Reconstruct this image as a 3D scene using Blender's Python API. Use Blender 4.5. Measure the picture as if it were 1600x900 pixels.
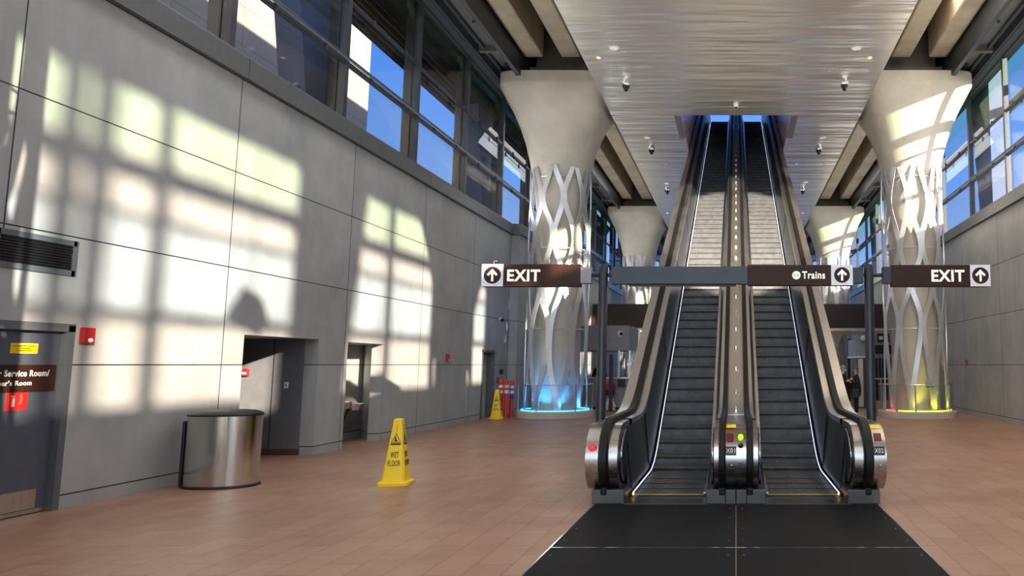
import bpy, bmesh, math, random
from mathutils import Vector, Matrix
random.seed(7)
PI = math.pi
sc = bpy.context.scene
for o in list(bpy.data.objects): bpy.data.objects.remove(o)
COL = sc.collection

# ------------------------------------------------------------------ camera
cam_d = bpy.data.cameras.new('camera'); cam = bpy.data.objects.new('camera', cam_d); COL.objects.link(cam)
cam.location = (0, 0, 1.6)
cam.rotation_euler = (math.radians(90 + 6.1), 0, 0)
cam_d.sensor_width = 36; cam_d.lens = 1123 / 1600 * 36
cam_d.shift_x = (800 - 1150) / 1600
cam_d.clip_start = .05; cam_d.clip_end = 500
sc.camera = cam
# ------------------------------------------------------------------ view
sc.view_settings.view_transform = 'Standard'; sc.view_settings.look = 'None'
sc.view_settings.gamma = 1; sc.view_settings.use_curve_mapping = False
sc.view_settings.exposure = 0.25
# ------------------------------------------------------------------ sky + sun
SUN = Vector((1, -1.16, .35)).normalized()
w = bpy.data.worlds.new('world'); sc.world = w; w.use_nodes = True
nt = w.node_tree; nt.nodes.clear()
out = nt.nodes.new('ShaderNodeOutputWorld'); bg = nt.nodes.new('ShaderNodeBackground')
tc = nt.nodes.new('ShaderNodeTexCoord'); sx = nt.nodes.new('ShaderNodeSeparateXYZ'); nt.links.new(tc.outputs['Generated'], sx.inputs[0])
rp = nt.nodes.new('ShaderNodeValToRGB'); nt.links.new(sx.outputs[2], rp.inputs[0]); el = rp.color_ramp.elements
el[0].position = 0; el[0].color = (.40, .62, .98, 1); el[1].position = .9; el[1].color = (.05, .17, .6, 1)
e = el.new(.25); e.color = (.15, .37, .92, 1); e = el.new(.5); e.color = (.08, .25, .8, 1)
dp = nt.nodes.new('ShaderNodeVectorMath'); dp.operation = 'DOT_PRODUCT'; nt.links.new(tc.outputs['Generated'], dp.inputs[0]); dp.inputs[1].default_value = SUN
mx = nt.nodes.new('ShaderNodeMath'); mx.operation = 'MAXIMUM'; nt.links.new(dp.outputs['Value'], mx.inputs[0]); mx.inputs[1].default_value = 0
pw = nt.nodes.new('ShaderNodeMath'); pw.operation = 'POWER'; nt.links.new(mx.outputs[0], pw.inputs[0]); pw.inputs[1].default_value = 2.5
gl = nt.nodes.new('ShaderNodeMix'); gl.data_type = 'RGBA'; nt.links.new(pw.outputs[0], gl.inputs[0]); nt.links.new(rp.outputs[0], gl.inputs[6]); gl.inputs[7].default_value = (1.2, 1.25, 1.3, 1)
nt.links.new(gl.outputs[2], bg.inputs[0]); bg.inputs[1].default_value = 1.0
nt.links.new(bg.outputs[0], out.inputs[0])
sd = bpy.data.lights.new('sun', 'SUN'); sd.energy = 16; sd.angle = math.radians(.6); sd.color = (1, .9, .74)
so = bpy.data.objects.new('sun', sd); COL.objects.link(so); so.location = SUN * 60
so.rotation_euler = (-SUN).to_track_quat('-Z', 'Y').to_euler()

def area(name, loc, target, sx, sy, power, color):
    d = bpy.data.lights.new(name, 'AREA'); d.shape = 'RECTANGLE'; d.size = sx; d.size_y = sy
    d.energy = power; d.color = color
    o = bpy.data.objects.new(name, d); COL.objects.link(o); o.location = loc
    o.rotation_euler = (Vector(target) - Vector(loc)).to_track_quat('-Z', 'Y').to_euler(); return o
# added fill lamp at the entrance front behind the camera, lifting shaded surfaces
area('entrance_fill', (0, -13.6, 5.2), (0, 10, 4.6), 14, 9, 980, (.74, .88, 1))
# added fill lamps along both window sills, brightening the ceiling; no fixtures there
for s_ in (-1, 1): area('sill_fill', (s_ * 7.3, 20, 6.5), (s_ * 2.5, 20, 10.5), 42, .25, 560, (1, .97, .93))
# added spot lamp at the entrance end, brightening the middle escalator steps
spd = bpy.data.lights.new('added_step_spot', 'SPOT'); spd.energy = 210000; spd.spot_size = math.radians(8.6); spd.spot_blend = .12; spd.color = (1, .86, .68); spd.shadow_soft_size = .12
spo = bpy.data.objects.new('added_step_spot', spd); COL.objects.link(spo); spo.location = (.5, -13.4, 9.0)
spo.rotation_euler = (Vector((0, 20.3, 5.2)) - spo.location).to_track_quat('-Z', 'Y').to_euler()
area('ceiling_fill_front', (0, -5, 9.4), (0, -5, 0), 7, 8, 420, (.95, .97, 1))  # fill lamps added near the ceiling from here on; no fittings there
area('ceiling_fill_left', (-5.4, 9, 10.8), (-5.4, 9, 0), 1.6, 12, 290, (.95, .97, 1))
area('ceiling_fill_right_mid', (5.0, 17, 10.9), (7.6, 19.5, 3), 1.2, 7, 330, (1, .87, .72))
area('ceiling_fill_right', (5.4, 9, 10.8), (5.4, 9, 0), 1.6, 12, 620, (1, .88, .72))
area('ceiling_fill_far_left', (-5.2, 32, 10.9), (-5.2, 32, 0), 1.2, 12, 150, (.95, .97, 1))
area('ceiling_fill_far_right', (5.2, 32, 10.9), (5.2, 32, 0), 1.2, 12, 150, (1, .96, .9))

# ------------------------------------------------------------------ materials
def lin(c):
    c = c / 255
    return c / 12.92 if c <= .04045 else ((c + .055) / 1.055) ** 2.4
def rgb(r, g, b): return (lin(r), lin(g), lin(b), 1)
class NT:
    def __init__(s, name):
        s.m = bpy.data.materials.new(name); s.m.use_nodes = True; s.t = s.m.node_tree
        s.b = s.t.nodes['Principled BSDF']; s.o = s.t.nodes['Material Output']
    def n(s, typ, **kw):
        x = s.t.nodes.new(typ)
        for k, v in kw.items(): setattr(x, k, v)
        return x
    def l(s, a, b): s.t.links.new(a, b)
    def set(s, **kw):
        for k, v in kw.items(): s.b.inputs[k.replace('_', ' ')].default_value = v
    def math(s, op, a, b=None, c=None):
        x = s.n('ShaderNodeMath', operation=op)
        for i, v in enumerate((a, b, c)):
            if v is None: continue
            if isinstance(v, (int, float)): x.inputs[i].default_value = v
            else: s.l(v, x.inputs[i])
        return x.outputs[0]
    def pos(s, scale=(1, 1, 1)):
        g = s.n('ShaderNodeNewGeometry'); mp = s.n('ShaderNodeMapping'); s.l(g.outputs['Position'], mp.inputs[0])
        mp.inputs['Scale'].default_value = scale; return mp.outputs[0]
    def noise(s, vec, scale, detail=4, rough=.55):
        x = s.n('ShaderNodeTexNoise'); s.l(vec, x.inputs['Vector']); x.inputs['Scale'].default_value = scale
        x.inputs['Detail'].default_value = detail; x.inputs['Roughness'].default_value = rough; return x.outputs['Fac']
    def mix(s, f, a, b, typ='MIX'):
        x = s.n('ShaderNodeMix', data_type='RGBA', blend_type=typ)
        for i, v in ((0, f), (6, a), (7, b)):
            if isinstance(v, (int, float, tuple)): x.inputs[i].default_value = v
            else: s.l(v, x.inputs[i])
        return x.outputs[2]
    def ramp(s, f, p0, c0, p1, c1):
        x = s.n('ShaderNodeValToRGB'); s.l(f, x.inputs[0]); e = x.color_ramp.elements
        e[0].position = p0; e[0].color = c0; e[1].position = p1; e[1].color = c1; return x.outputs[0]
    def bump(s, h, strength, dist=.01):
        x = s.n('ShaderNodeBump'); s.l(h, x.inputs['Height']); x.inputs['Strength'].default_value = strength
        x.inputs['Distance'].default_value = dist; s.l(x.outputs[0], s.b.inputs['Normal'])

def flat(name, col, rough=.5, metal=0., emit=None, es=0, nz=.08, spec=None):
    n = NT(name); n.set(Roughness=rough, Metallic=metal)
    f = n.noise(n.pos(), 9, 3)
    lo = tuple(c * (1 - nz) for c in col[:3]) + (1,); hi = tuple(min(1, c * (1 + nz)) for c in col[:3]) + (1,)
    n.l(n.ramp(f, .3, lo, .7, hi), n.b.inputs['Base Color'])
    if spec is not None: n.set(Specular_IOR_Level=spec)
    if emit: n.set(Emission_Color=emit, Emission_Strength=es)
    return n.m
def steel(name, col, rough=.3, stretch=(30, 30, 1), amt=.12, bump=.05):
    n = NT(name); n.set(Metallic=1., Base_Color=col)
    f = n.noise(n.pos(stretch), 4, 5)
    r = n.math('MULTIPLY_ADD', f, amt * 2, rough - amt); n.l(r, n.b.inputs['Roughness'])
    n.bump(f, bump, .01); return n.m

def concrete_panels(name, c0, c1, y0=7.3, joints=True):
    n = NT(name); p = n.pos()
    f = n.noise(p, .8, 8, .62); c = n.ramp(f, .3, c0, .72, c1)
    f2 = n.noise(n.pos((1, 6, .7)), .9, 5, .6)
    c = n.mix(.12, c, n.ramp(f2, .35, tuple(x * .78 for x in c0[:3]) + (1,), .65, c1))
    if joints:
        sp = n.n('ShaderNodeSeparateXYZ'); n.l(p, sp.inputs[0])
        dy = n.math('PINGPONG', n.math('ADD', sp.outputs[1], 33 - y0), 1.65)
        dz = n.math('PINGPONG', n.math('ADD', sp.outputs[2], 2.9 - .15), .725)
        iy = n.math('FLOOR', n.math('DIVIDE', n.math('ADD', sp.outputs[1], 33 - y0), 3.3))
        iz = n.math('FLOOR', n.math('DIVIDE', n.math('ADD', sp.outputs[2], 2.9 - .15), 1.45))
        cb = n.n('ShaderNodeCombineXYZ'); n.l(iy, cb.inputs[0]); n.l(iz, cb.inputs[1])
        wn = n.n('ShaderNodeTexWhiteNoise'); n.l(cb.outputs[0], wn.inputs[0])
        v = n.math('MULTIPLY_ADD', wn.outputs[0], .16, .92)
        hs = n.n('ShaderNodeHueSaturation'); n.l(v, hs.inputs['Value']); n.l(c, hs.inputs['Color']); c = hs.outputs[0]
        line = n.math('LESS_THAN', n.math('MINIMUM', dy, dz), .008)
        c = n.mix(line, c, rgb(38, 38, 40))
    n.l(c, n.b.inputs['Base Color']); n.set(Roughness=.62)
    n.bump(n.noise(p, 22, 6), .12, .01); return n.m

M = {}
M['wall'] = concrete_panels('concrete_wall_panels', rgb(148, 151, 153), rgb(182, 184, 184))
M['conc'] = concrete_panels('cast_concrete', rgb(172, 168, 158), rgb(208, 202, 188), joints=False)
M['beamc'] = concrete_panels('precast_concrete', rgb(140, 128, 108), rgb(188, 175, 150), joints=False)
M['dkconc'] = concrete_panels('dark_slab_concrete', rgb(92, 86, 80), rgb(122, 114, 104), joints=False)  # darker concrete for the ceiling slab and cap beams

n = NT('quarry_tile')                                      # running rows of brown tile along the hall
g = n.n('ShaderNodeNewGeometry'); mp = n.n('ShaderNodeMapping'); n.l(g.outputs['Position'], mp.inputs[0])
mp.inputs['Rotation'].default_value = (0, 0, PI / 2)
bt = n.n('ShaderNodeTexBrick'); n.l(mp.outputs[0], bt.inputs[0]); bt.inputs['Scale'].default_value = 1
bt.inputs['Brick Width'].default_value = .6; bt.inputs['Row Height'].default_value = .3; bt.inputs['Mortar Size'].default_value = .005
bt.inputs['Color1'].default_value = rgb(150, 112, 94); bt.inputs['Color2'].default_value = rgb(166, 128, 109); bt.inputs['Mortar'].default_value = rgb(84, 62, 54)
bt.inputs['Mortar Smooth'].default_value = .3
c = n.mix(.35, bt.outputs[0], n.ramp(n.noise(n.pos(), .55, 6), .3, rgb(128, 98, 84), .7, rgb(186, 146, 122)))
n.l(c, n.b.inputs['Base Color']); n.l(n.math('MULTIPLY_ADD', n.noise(n.pos(), 3, 4), .25, .3), n.b.inputs['Roughness'])
n.bump(n.math('MULTIPLY_ADD', n.noise(n.pos(), 60, 3), .25, n.math('SUBTRACT', 1, bt.outputs['Fac'])), .12, .004)
M['tile'] = n.m

n = NT('wavy_stainless_ceiling')                           # oil-canned brushed stainless sheets
n.set(Metallic=.85, Base_Color=(.92, .9, .86, 1), Roughness=.4)
h1 = n.noise(n.pos((.22, 2.6, 1)), 1.0, 3, .5); h2 = n.noise(n.pos((.12, .6, 1)), 1.0, 2)
n.l(n.math('MULTIPLY_ADD', n.noise(n.pos((.6, 40, 1)), 1, 4), .2, .25), n.b.inputs['Roughness'])
n.bump(n.math('ADD', h1, h2), 1.0, .12); M['soffit'] = n.m

M['steel'] = steel('brushed_stainless', (.62, .6, .57, 1), .3)
M['deck'] = steel('deck_stainless', (.56, .53, .49, 1), .36, (40, 1, 1))
M['strip'] = flat('lattice_steel', rgb(206, 208, 214), .38, .55, nz=.05)
M['shaft'] = flat('shaft_cladding', rgb(226, 204, 212), .3, .15)
M['can'] = steel('can_stainless', (.66, .64, .61, 1), .14, (60, 60, .3), .05, .12)
M['dpanel'] = flat('dark_steel_panel', rgb(46, 50, 58), .3, .6)
M['rubber'] = flat('black_rubber', rgb(8, 8, 9), .55, spec=.3)
M['black'] = flat('black_plastic', rgb(18, 18, 20), .5)
n = NT('step_aluminium'); n.set(Metallic=.3, Roughness=.42)
n.l(n.ramp(n.noise(n.pos(), 6, 5), .3, rgb(70, 72, 76), .7, rgb(96, 97, 99)), n.b.inputs['Base Color'])
sp = n.n('ShaderNodeSeparateXYZ'); n.l(n.pos(), sp.inputs[0])
n.bump(n.math('PINGPONG', n.math('ADD', sp.outputs[0], 10), .009), .6, .4); M['step'] = n.m
n = NT('floor_plate_rubber'); n.set(Roughness=.6, Metallic=0., Specular_IOR_Level=.15)
n.l(n.ramp(n.noise(n.pos((1, 5, 1)), 1.2, 7), .3, rgb(5, 6, 9), .7, rgb(13, 14, 18)), n.b.inputs['Base Color'])
n.bump(n.noise(n.pos((60, 2, 1)), 3, 3), .1, .004); M['plate'] = n.m
M['frame'] = flat('window_frame_paint', rgb(62, 67, 76), .42, .3)
M['pier'] = flat('pier_skylight_blue', rgb(54, 74, 116), .5, .2)  # blue of the skylight put into the colour of the concrete piers
M['dsteel'] = steel('dark_brushed_steel', (.10, .097, .094, 1), .42)
M['nsteel'] = steel('newel_steel', (.40, .385, .37, 1), .27, (1, 60, 1), .03, .0)
M['sill'] = flat('sill_metal', rgb(104, 106, 110), .4, .3)
M['gantry'] = flat('gantry_paint', rgb(44, 48, 55), .38, .4)
M['signblk'] = flat('sign_face_brown', rgb(56, 35, 27), .5, 0, spec=.2)
M['signwht'] = flat('sign_face_white', rgb(214, 216, 222), .4, 0, (.9, .92, 1, 1), .12)
M['letter'] = flat('sign_letters', rgb(240, 238, 228), .4, 0, (1, .93, .8, 1), .35)
M['lblack'] = flat('lettering_black', rgb(24, 20, 18), .5)
M['lwhite'] = flat('lettering_white', rgb(235, 235, 235), .5)
M['door'] = flat('door_paint', rgb(82, 88, 102), .42)
M['dframe'] = flat('door_frame_paint', rgb(92, 98, 104), .42)
M['dpnl'] = flat('dark_partition', rgb(112, 114, 120), .4)
M['brnbase'] = flat('brown_base', rgb(92, 64, 48), .5)
M['yellow'] = flat('yellow_plastic', rgb(246, 208, 12), .4, nz=.03)
M['red'] = flat('red_paint', rgb(176, 32, 34), .4)
M['redsign'] = flat('red_sign', rgb(222, 38, 34), .5)
M['orange'] = flat('red_orange_plastic', rgb(206, 44, 26), .45)
M['blueband'] = flat('blue_band', rgb(36, 62, 140), .5)
M['whiteband'] = flat('white_band', rgb(216, 214, 210), .5)
M['band'] = flat('brown_fascia', rgb(50, 36, 31), .5)
M['ochre'] = flat('ochre_trim', rgb(168, 118, 50), .5)
M['greybox'] = flat('grey_panel', rgb(142, 144, 150), .45)
M['whitepl'] = flat('white_plastic', rgb(226, 226, 222), .35)
M['tower'] = concrete_panels('tower_stone', rgb(176, 170, 160), rgb(192, 187, 178), y0=2, joints=True)
M['ground'] = flat('paving', rgb(150, 148, 144), .8)
M['dkmetal'] = flat('dark_metal', rgb(44, 44, 48), .4, .5)
M['ceil'] = flat('ceiling_panel_paint', rgb(112, 110, 108), .35, .4)
M['skin'] = flat('skin', rgb(206, 160, 136), .55)
M['coat'] = flat('dark_coat', rgb(26, 26, 36), .8)
M['coatb'] = flat('black_jacket', rgb(20, 19, 22), .8)
M['hairg'] = flat('grey_hair', rgb(150, 142, 130), .7)
M['hairb'] = flat('brown_hair', rgb(110, 92, 70), .7)
M['scarf'] = flat('pink_scarf', rgb(190, 150, 150), .8)
M['ledw'] = flat('led_strip', rgb(220, 230, 255), .4, 0, (.72, .82, 1, 1), .75)
M['leda'] = flat('amber_lamp', rgb(255, 150, 30), .4, 0, (1, .36, .05, 1), 3)
M['ledr'] = flat('red_lamp', rgb(255, 20, 20), .4, 0, (1, .01, .02, 1), 2.2)
M['ledg'] = flat('green_lamp', rgb(120, 255, 20), .4, 0, (.3, 1, .01, 1), 1.8)
M['ledblue'] = flat('blue_floor_led', rgb(60, 170, 255), .4, 0, (.05, .42, 1, 1), 3)
M['ledyel'] = flat('yellow_floor_led', rgb(220, 230, 40), .4, 0, (.85, .8, .03, 1), 2)
M['ledred'] = flat('red_floor_led', rgb(255, 60, 60), .4, 0, (1, .12, .08, 1), 2)
M['display'] = flat('display_screen', rgb(60, 26, 22), .2, 0, (.6, .08, .05, 1), .12)
M['lampw'] = flat('downlight_lens', rgb(230, 228, 220), .3, 0, (1, .97, .9, 1), .25)
M['chrome'] = steel('polished_steel', (.8, .8, .8, 1), .12, (1, 1, 1), .03)

def glass(name, tint, gloss=.12, rough=.02):
    n = NT(name); t = n.t; t.nodes.remove(n.b)
    tr = n.n('ShaderNodeBsdfTransparent'); tr.inputs[0].default_value = tint
    gl = n.n('ShaderNodeBsdfGlossy'); gl.inputs['Roughness'].default_value = rough
    fr = n.n('ShaderNodeLayerWeight'); fr.inputs[0].default_value = .25
    mx = n.n('ShaderNodeMixShader'); n.l(n.math('MULTIPLY_ADD', fr.outputs['Fresnel'], .12, gloss * .15), mx.inputs[0])
    n.l(tr.outputs[0], mx.inputs[1]); n.l(gl.outputs[0], mx.inputs[2]); n.l(mx.outputs[0], n.o.inputs[0]); return n.m
M['glass'] = glass('clear_glass', (.9, .94, .97, 1))
M['glass_green'] = glass('green_tinted_glass', (.86, .95, .80, 1))
M['glass_warm'] = glass('lower_pane_glass', (.97, .93, .9, 1))
M['guard'] = glass('guard_glass', (.96, .985, .985, 1), .03)

# ------------------------------------------------------------------ mesh tools
class MB:
    def __init__(s): s.v = []; s.f = []
    def add(s, vs, fs):
        k = len(s.v); s.v += [tuple(v) for v in vs]; s.f += [tuple(i + k for i in f) for f in fs]; return s
    def box(s, x0, x1, y0, y1, z0, z1):
        return s.add([(x, y, z) for x in (x0, x1) for y in (y0, y1) for z in (z0, z1)],
                     [(0, 1, 3, 2), (4, 6, 7, 5), (0, 4, 5, 1), (2, 3, 7, 6), (0, 2, 6, 4), (1, 5, 7, 3)])
    def prism(s, poly, axis, a, b):                        # poly in the two other axes, in x,y,z order
        def P(u, v, t): return {'x': (t, u, v), 'y': (u, t, v), 'z': (u, v, t)}[axis]
        m = len(poly); vs = [P(u, v, a) for u, v in poly] + [P(u, v, b) for u, v in poly]
        return s.add(vs, [tuple(range(m)), tuple(range(2 * m - 1, m - 1, -1))] + [(i, (i + 1) % m, m + (i + 1) % m, m + i) for i in range(m)])
    def rings(s, rings, closed=True, cap=True, loop=False):
        m = len(rings[0]); vs = [p for r in rings for p in r]; fs = []
        R = len(rings)
        for i in range(R if loop else R - 1):
            for j in range(m if closed else m - 1):
                a = i * m + j; b = i * m + (j + 1) % m; c = ((i + 1) % R) * m + (j + 1) % m; d = ((i + 1) % R) * m + j
                fs.append((a, b, c, d))
        if cap and closed and not loop: fs += [tuple(range(m)), tuple(range((R - 1) * m, R * m))]
        return s.add(vs, fs)
    def lathe(s, prof, cx=0, cy=0, seg=32, cap=True):      # prof: (r, z)
        return s.rings([[(cx + r * math.cos(2 * PI * k / seg), cy + r * math.sin(2 * PI * k / seg), z) for k in range(seg)] for r, z in prof], cap=cap)
    def tube(s, pts, r, seg=10, loop=False):
        pts = [Vector(p) for p in pts]; rs = []; N = len(pts)
        for i, p in enumerate(pts):
            if loop: d = pts[(i + 1) % N] - pts[i - 1]
            else: d = pts[min(i + 1, N - 1)] - pts[max(i - 1, 0)]
            d.normalize(); u = Vector((0, 0, 1)) if abs(d.z) < .95 else Vector((1, 0, 0))
            a = d.cross(u).normalized(); b = d.cross(a)
            rr = r[i] if isinstance(r, (list, tuple)) else r
            rs.append([p + (a * math.cos(2 * PI * k / seg) + b * math.sin(2 * PI * k / seg)) * rr for k in range(seg)])
        return s.rings(rs, loop=loop)
    def sphere(s, c, r, sx=1, sy=1, sz=1, seg=20, z0=-1, z1=1):
        N = 12; rings = []
        t0 = math.asin(z0); t1 = math.asin(z1)
        for i in range(N + 1):
            t = t0 + (t1 - t0) * i / N
            rr = max(math.cos(t), .002) * r
            rings.append([(c[0] + rr * sx * math.cos(2 * PI * k / seg), c[1] + rr * sy * math.sin(2 * PI * k / seg), c[2] + r * sz * math.sin(t)) for k in range(seg)])
        return s.rings(rings)
def wloc(o):
    v = Vector((0, 0, 0))
    while o: v += Vector(o.location); o = o.parent
    return v
def build(name, mb, mat, parent=None, smooth=False, bevel=0, world=True):
    me = bpy.data.meshes.new(name); off = wloc(parent) if (parent and world) else Vector((0, 0, 0))
    me.from_pydata([(v[0] - off.x, v[1] - off.y, v[2] - off.z) for v in mb.v], [], mb.f)
    bm = bmesh.new(); bm.from_mesh(me); bmesh.ops.recalc_face_normals(bm, faces=bm.faces)
    bm.to_mesh(me); bm.free()
    if smooth:
        me.polygons.foreach_set('use_smooth', [True] * len(me.polygons))
        me.set_sharp_from_angle(angle=math.radians(40))
    me.materials.append(M[mat] if isinstance(mat, str) else mat); me.update()
    o = bpy.data.objects.new(name, me); COL.objects.link(o)
    if parent: o.parent = parent
    if bevel:
        m = o.modifiers.new('bevel', 'BEVEL'); m.width = bevel; m.segments = 2; m.limit_method = 'ANGLE'
    return o
def tag(o, label, cat, group=None):
    o['label'] = label; o['category'] = cat
    if group: o['group'] = group
    return o
def thing(name, loc, label, cat, group=None):
    o = bpy.data.objects.new(name, None); COL.objects.link(o); o.location = loc; o.empty_display_size = .2
    return tag(o, label, cat, group)
def struct(o): o['kind'] = 'structure'; return o
def copy_tree(o, parent=None):
    c = o.copy(); COL.objects.link(c); c.parent = parent
    for ch in list(o.children): copy_tree(ch, c)
    return c

def text_verts(s, W=None, Hh=None, bold=.0):
    cu = bpy.data.curves.new('t', 'FONT'); cu.space_character = 1.1; cu.body = s; cu.size = 1; cu.offset = bold; cu.resolution_u = 4; cu.extrude = .0
    o = bpy.data.objects.new('t', cu); COL.objects.link(o)
    dg = bpy.context.evaluated_depsgraph_get(); me = bpy.data.meshes.new_from_object(o.evaluated_get(dg))
    vs = [v.co.copy() for v in me.vertices]; fs = [tuple(p.vertices) for p in me.polygons]
    bpy.data.objects.remove(o); bpy.data.curves.remove(cu); bpy.data.meshes.remove(me)
    x0 = min(v.x for v in vs); x1 = max(v.x for v in vs); y0 = min(v.y for v in vs); y1 = max(v.y for v in vs)
    k = Hh / (y1 - y0); kx = W / (x1 - x0) if W else k
    return [((v.x - x0) * kx, (v.y - y0) * k) for v in vs], fs
def text(mb, s, org, ux, uy, W=None, H=.1, bold=.03, depth=.004):
    vs, fs = text_verts(s, W, H, bold); ux = Vector(ux); uy = Vector(uy); nrm = ux.cross(uy); org = Vector(org)
    a = [org + ux * x + uy * y + nrm * depth for x, y in vs]; b = [org + ux * x + uy * y for x, y in vs]
    mb.add(a, fs)
    # side walls
    from collections import Counter
    cnt = Counter()
    for f in fs:
        for i in range(len(f)): e = (f[i], f[(i + 1) % len(f)]); cnt[tuple(sorted(e))] += 1
    m = len(a); sf = [(e[0], e[1], e[1] + m, e[0] + m) for e, c in cnt.items() if c == 1]
    mb.add(a + b, sf); return mb
def polyplate(mb, poly, org, ux, uy, depth):
    ux = Vector(ux); uy = Vector(uy); nrm = ux.cross(uy); org = Vector(org); m = len(poly)
    b = [org + ux * x + uy * y for x, y in poly]; a = [p + nrm * depth for p in b]
    return mb.add(b + a, [tuple(range(m)), tuple(range(m, 2 * m))] + [(i, (i + 1) % m, m + (i + 1) % m, m + i) for i in range(m)])
def disc(r, cx=0, cy=0, seg=32): return [(cx + r * math.cos(2 * PI * k / seg), cy + r * math.sin(2 * PI * k / seg)) for k in range(seg)]

# ================================================================== the hall
W = 7.55; BAY = 3.14; Y_A = -13.9; Y_B = 62
MUL = [19.85 + BAY * k for k in range(-11, 14)]
# floor
struct(build('floor', MB().box(-W - 3.2, W + 3.2, Y_A, Y_B, -.25, 0), 'tile'))
tag(build('outdoor_ground', MB().box(-60, 60, -60, 120, -.6, -.27), 'ground'), 'grey paved ground outside the hall, below the windows', 'ground')
bpy.data.objects['outdoor_ground']['kind'] = 'structure'

def wall_with_holes(mb, x0, x1, ys, zs, holes):
    for i in range(len(ys) - 1):
        for j in range(len(zs) - 1):
            yc = (ys[i] + ys[i + 1]) / 2; zc = (zs[j] + zs[j + 1]) / 2
            if any(h[0] < yc < h[1] and h[2] < zc < h[3] for h in holes): continue
            mb.box(x0, x1, ys[i], ys[i + 1], zs[j], zs[j + 1])
D1 = (6.95, 8.21, 0, 2.06); N1 = (11.05, 13.05, 0, 2.06); N2 = (14.02, 15.45, 0, 2.04); D2 = (21.45, 22.55, 0, 2.05)
holes = [D1, N1, N2, D2]
mb = MB(); ys = sorted({Y_A, 23.9} | {h[0] for h in holes} | {h[1] for h in holes})
for i in range(len(ys) - 1):
    yc = (ys[i] + ys[i + 1]) / 2; hh = [h for h in holes if h[0] < yc < h[1]]
    mb.box(-W - .25, -W, ys[i], ys[i + 1], hh[0][3] if hh else 0, 5.95)
mb.box(-W - .25, -W + .28, 23.9, Y_B, 0, 5.95)
struct(build('wall_left', mb, 'wall'))
struct(build('wall_right', MB().box(W, W + .25, Y_A, Y_B, 0, 5.95), 'wall'))
# alcoves behind the openings
x0 = -W - .25
mb = MB().box(x0 - 3, x0, 13.05, 13.2, 0, 2.3).box(x0 - 3, x0, 10.9, 11.05, 0, 2.3).box(x0 - 3.15, x0 - 3, 10.9, 13.2, 0, 2.3).box(x0 - 3, x0, 11.05, 13.05, 2.06, 2.3)
struct(build('wall_alcove', mb, 'dpnl'))
struct(build('baseboard_alcove', MB().box(x0 - 3, x0 + .01, 13.03, 13.05, 0, .11), 'brnbase'))
struct(build('trim_1', MB().box(-9.13, -9.12, 13.04, 13.05, .11, 2.06).box(-8.35, -8.34, 13.04, 13.05, .11, 2.06), 'dkmetal'))
mb = MB(); A = (x0, 15.45); B = (-8.45, 16.4); Cc = (-8.45, 13.8)
mb.prism([A, B, (B[0], B[1] + .15), (A[0], A[1] + .15)], 'z', 0, 2.3)
mb.box(-8.6, -8.45, 13.8, 16.55, 0, 2.3).box(-8.45, x0, 13.87, 14.02, 0, 2.3).box(-8.6, x0, 13.87, 16.5, 2.04, 2.3)
struct(build('wall_fountain_recess', mb, 'wall'))
mb = MB().box(x0 - 1.2, x0, 22.55, 22.7, 0, 2.3).box(x0 - 1.2, x0, 21.3, 21.45, 0, 2.3).box(x0 - 1.3, x0 - 1.2, 21.3, 22.7, 0, 2.3).box(x0 - 1.2, x0, 21.45, 22.55, 2.05, 2.3)
struct(build('wall_door_recess', mb, 'whiteband'))
# sill bands
for s, nm in ((-1, 'trim_left_sill'), (1, 'trim_right_sill')):
    mb = MB()
    for k in range(-7, 17):
        a = 7.3 + 3.3 * k + .006; b = a + 3.288; a = max(a, Y_A); b = min(b, Y_B)
        if b - a < .1: continue
        xi = s * (W - .09) if not (s < 0 and a > 23.7) else s * (W - .36)
        mb.prism([(s * (W + .25), 5.95), (xi, 5.95), (xi, 6.27), (xi + s * .03, 6.31), (s * (W + .25), 6.34)], 'y', a, b)
    struct(build(nm, mb, 'sill'))
# windows: one per bay each side
WZ = [6.34, 7.53, 8.8, 10.35]
wi = 0
for s in (-1, 1):
    for k in range(len(MUL) - 1):
        a, b = MUL[k], MUL[k + 1]
        if b > Y_B + 1: continue
        wi += 1; X = s * (W + .15); mb = MB()
        mb.box(X - .07, X + .07, a - .06, a + .06, 6.34, 10.75)
        if s < 0: mb.box(X + s * .1, X + s * .3, a - .05, a + .05, 6.34, 10.75)
        for z in (6.38, 8.8, 10.38): mb.box(X - .05, X + .05, a + .06, b - .06, z - .024, z + .024)
        mb.box(X - .05, X + .05, a + .075, b - .075, 7.50, 7.56)
        mb.tube([(X - s * .13, a, 7.55), (X - s * .13, b, 7.55)], .035, 8)
        f = struct(build('window_%d' % wi, mb, 'frame'))
        cl = MB()
        for z in (7.42, 8.68):
            cl.tube([(X - s * .07, a + .1, z), (X - s * .07, b - .1, z)], .009, 6)
            for t in (.28, .75): cl.tube([(X - s * .1, a + BAY * t, z - .02), (X - s * .1, a + BAY * t, z + .12)], .028, 8)
        build('glass_clamp', cl, 'dkmetal', f)
        for z0, z1, mt in ((6.41, 7.5, 'glass_warm'), (7.56, 8.77, 'glass'), (8.83, 9.6, 'glass_warm'), (9.6, 10.35, 'glass_green')):
            build('pane', MB().box(X + s * .02 - .006, X + s * .02 + .006, a + .08, b - .08, z0, z1), mt, f)
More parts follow.
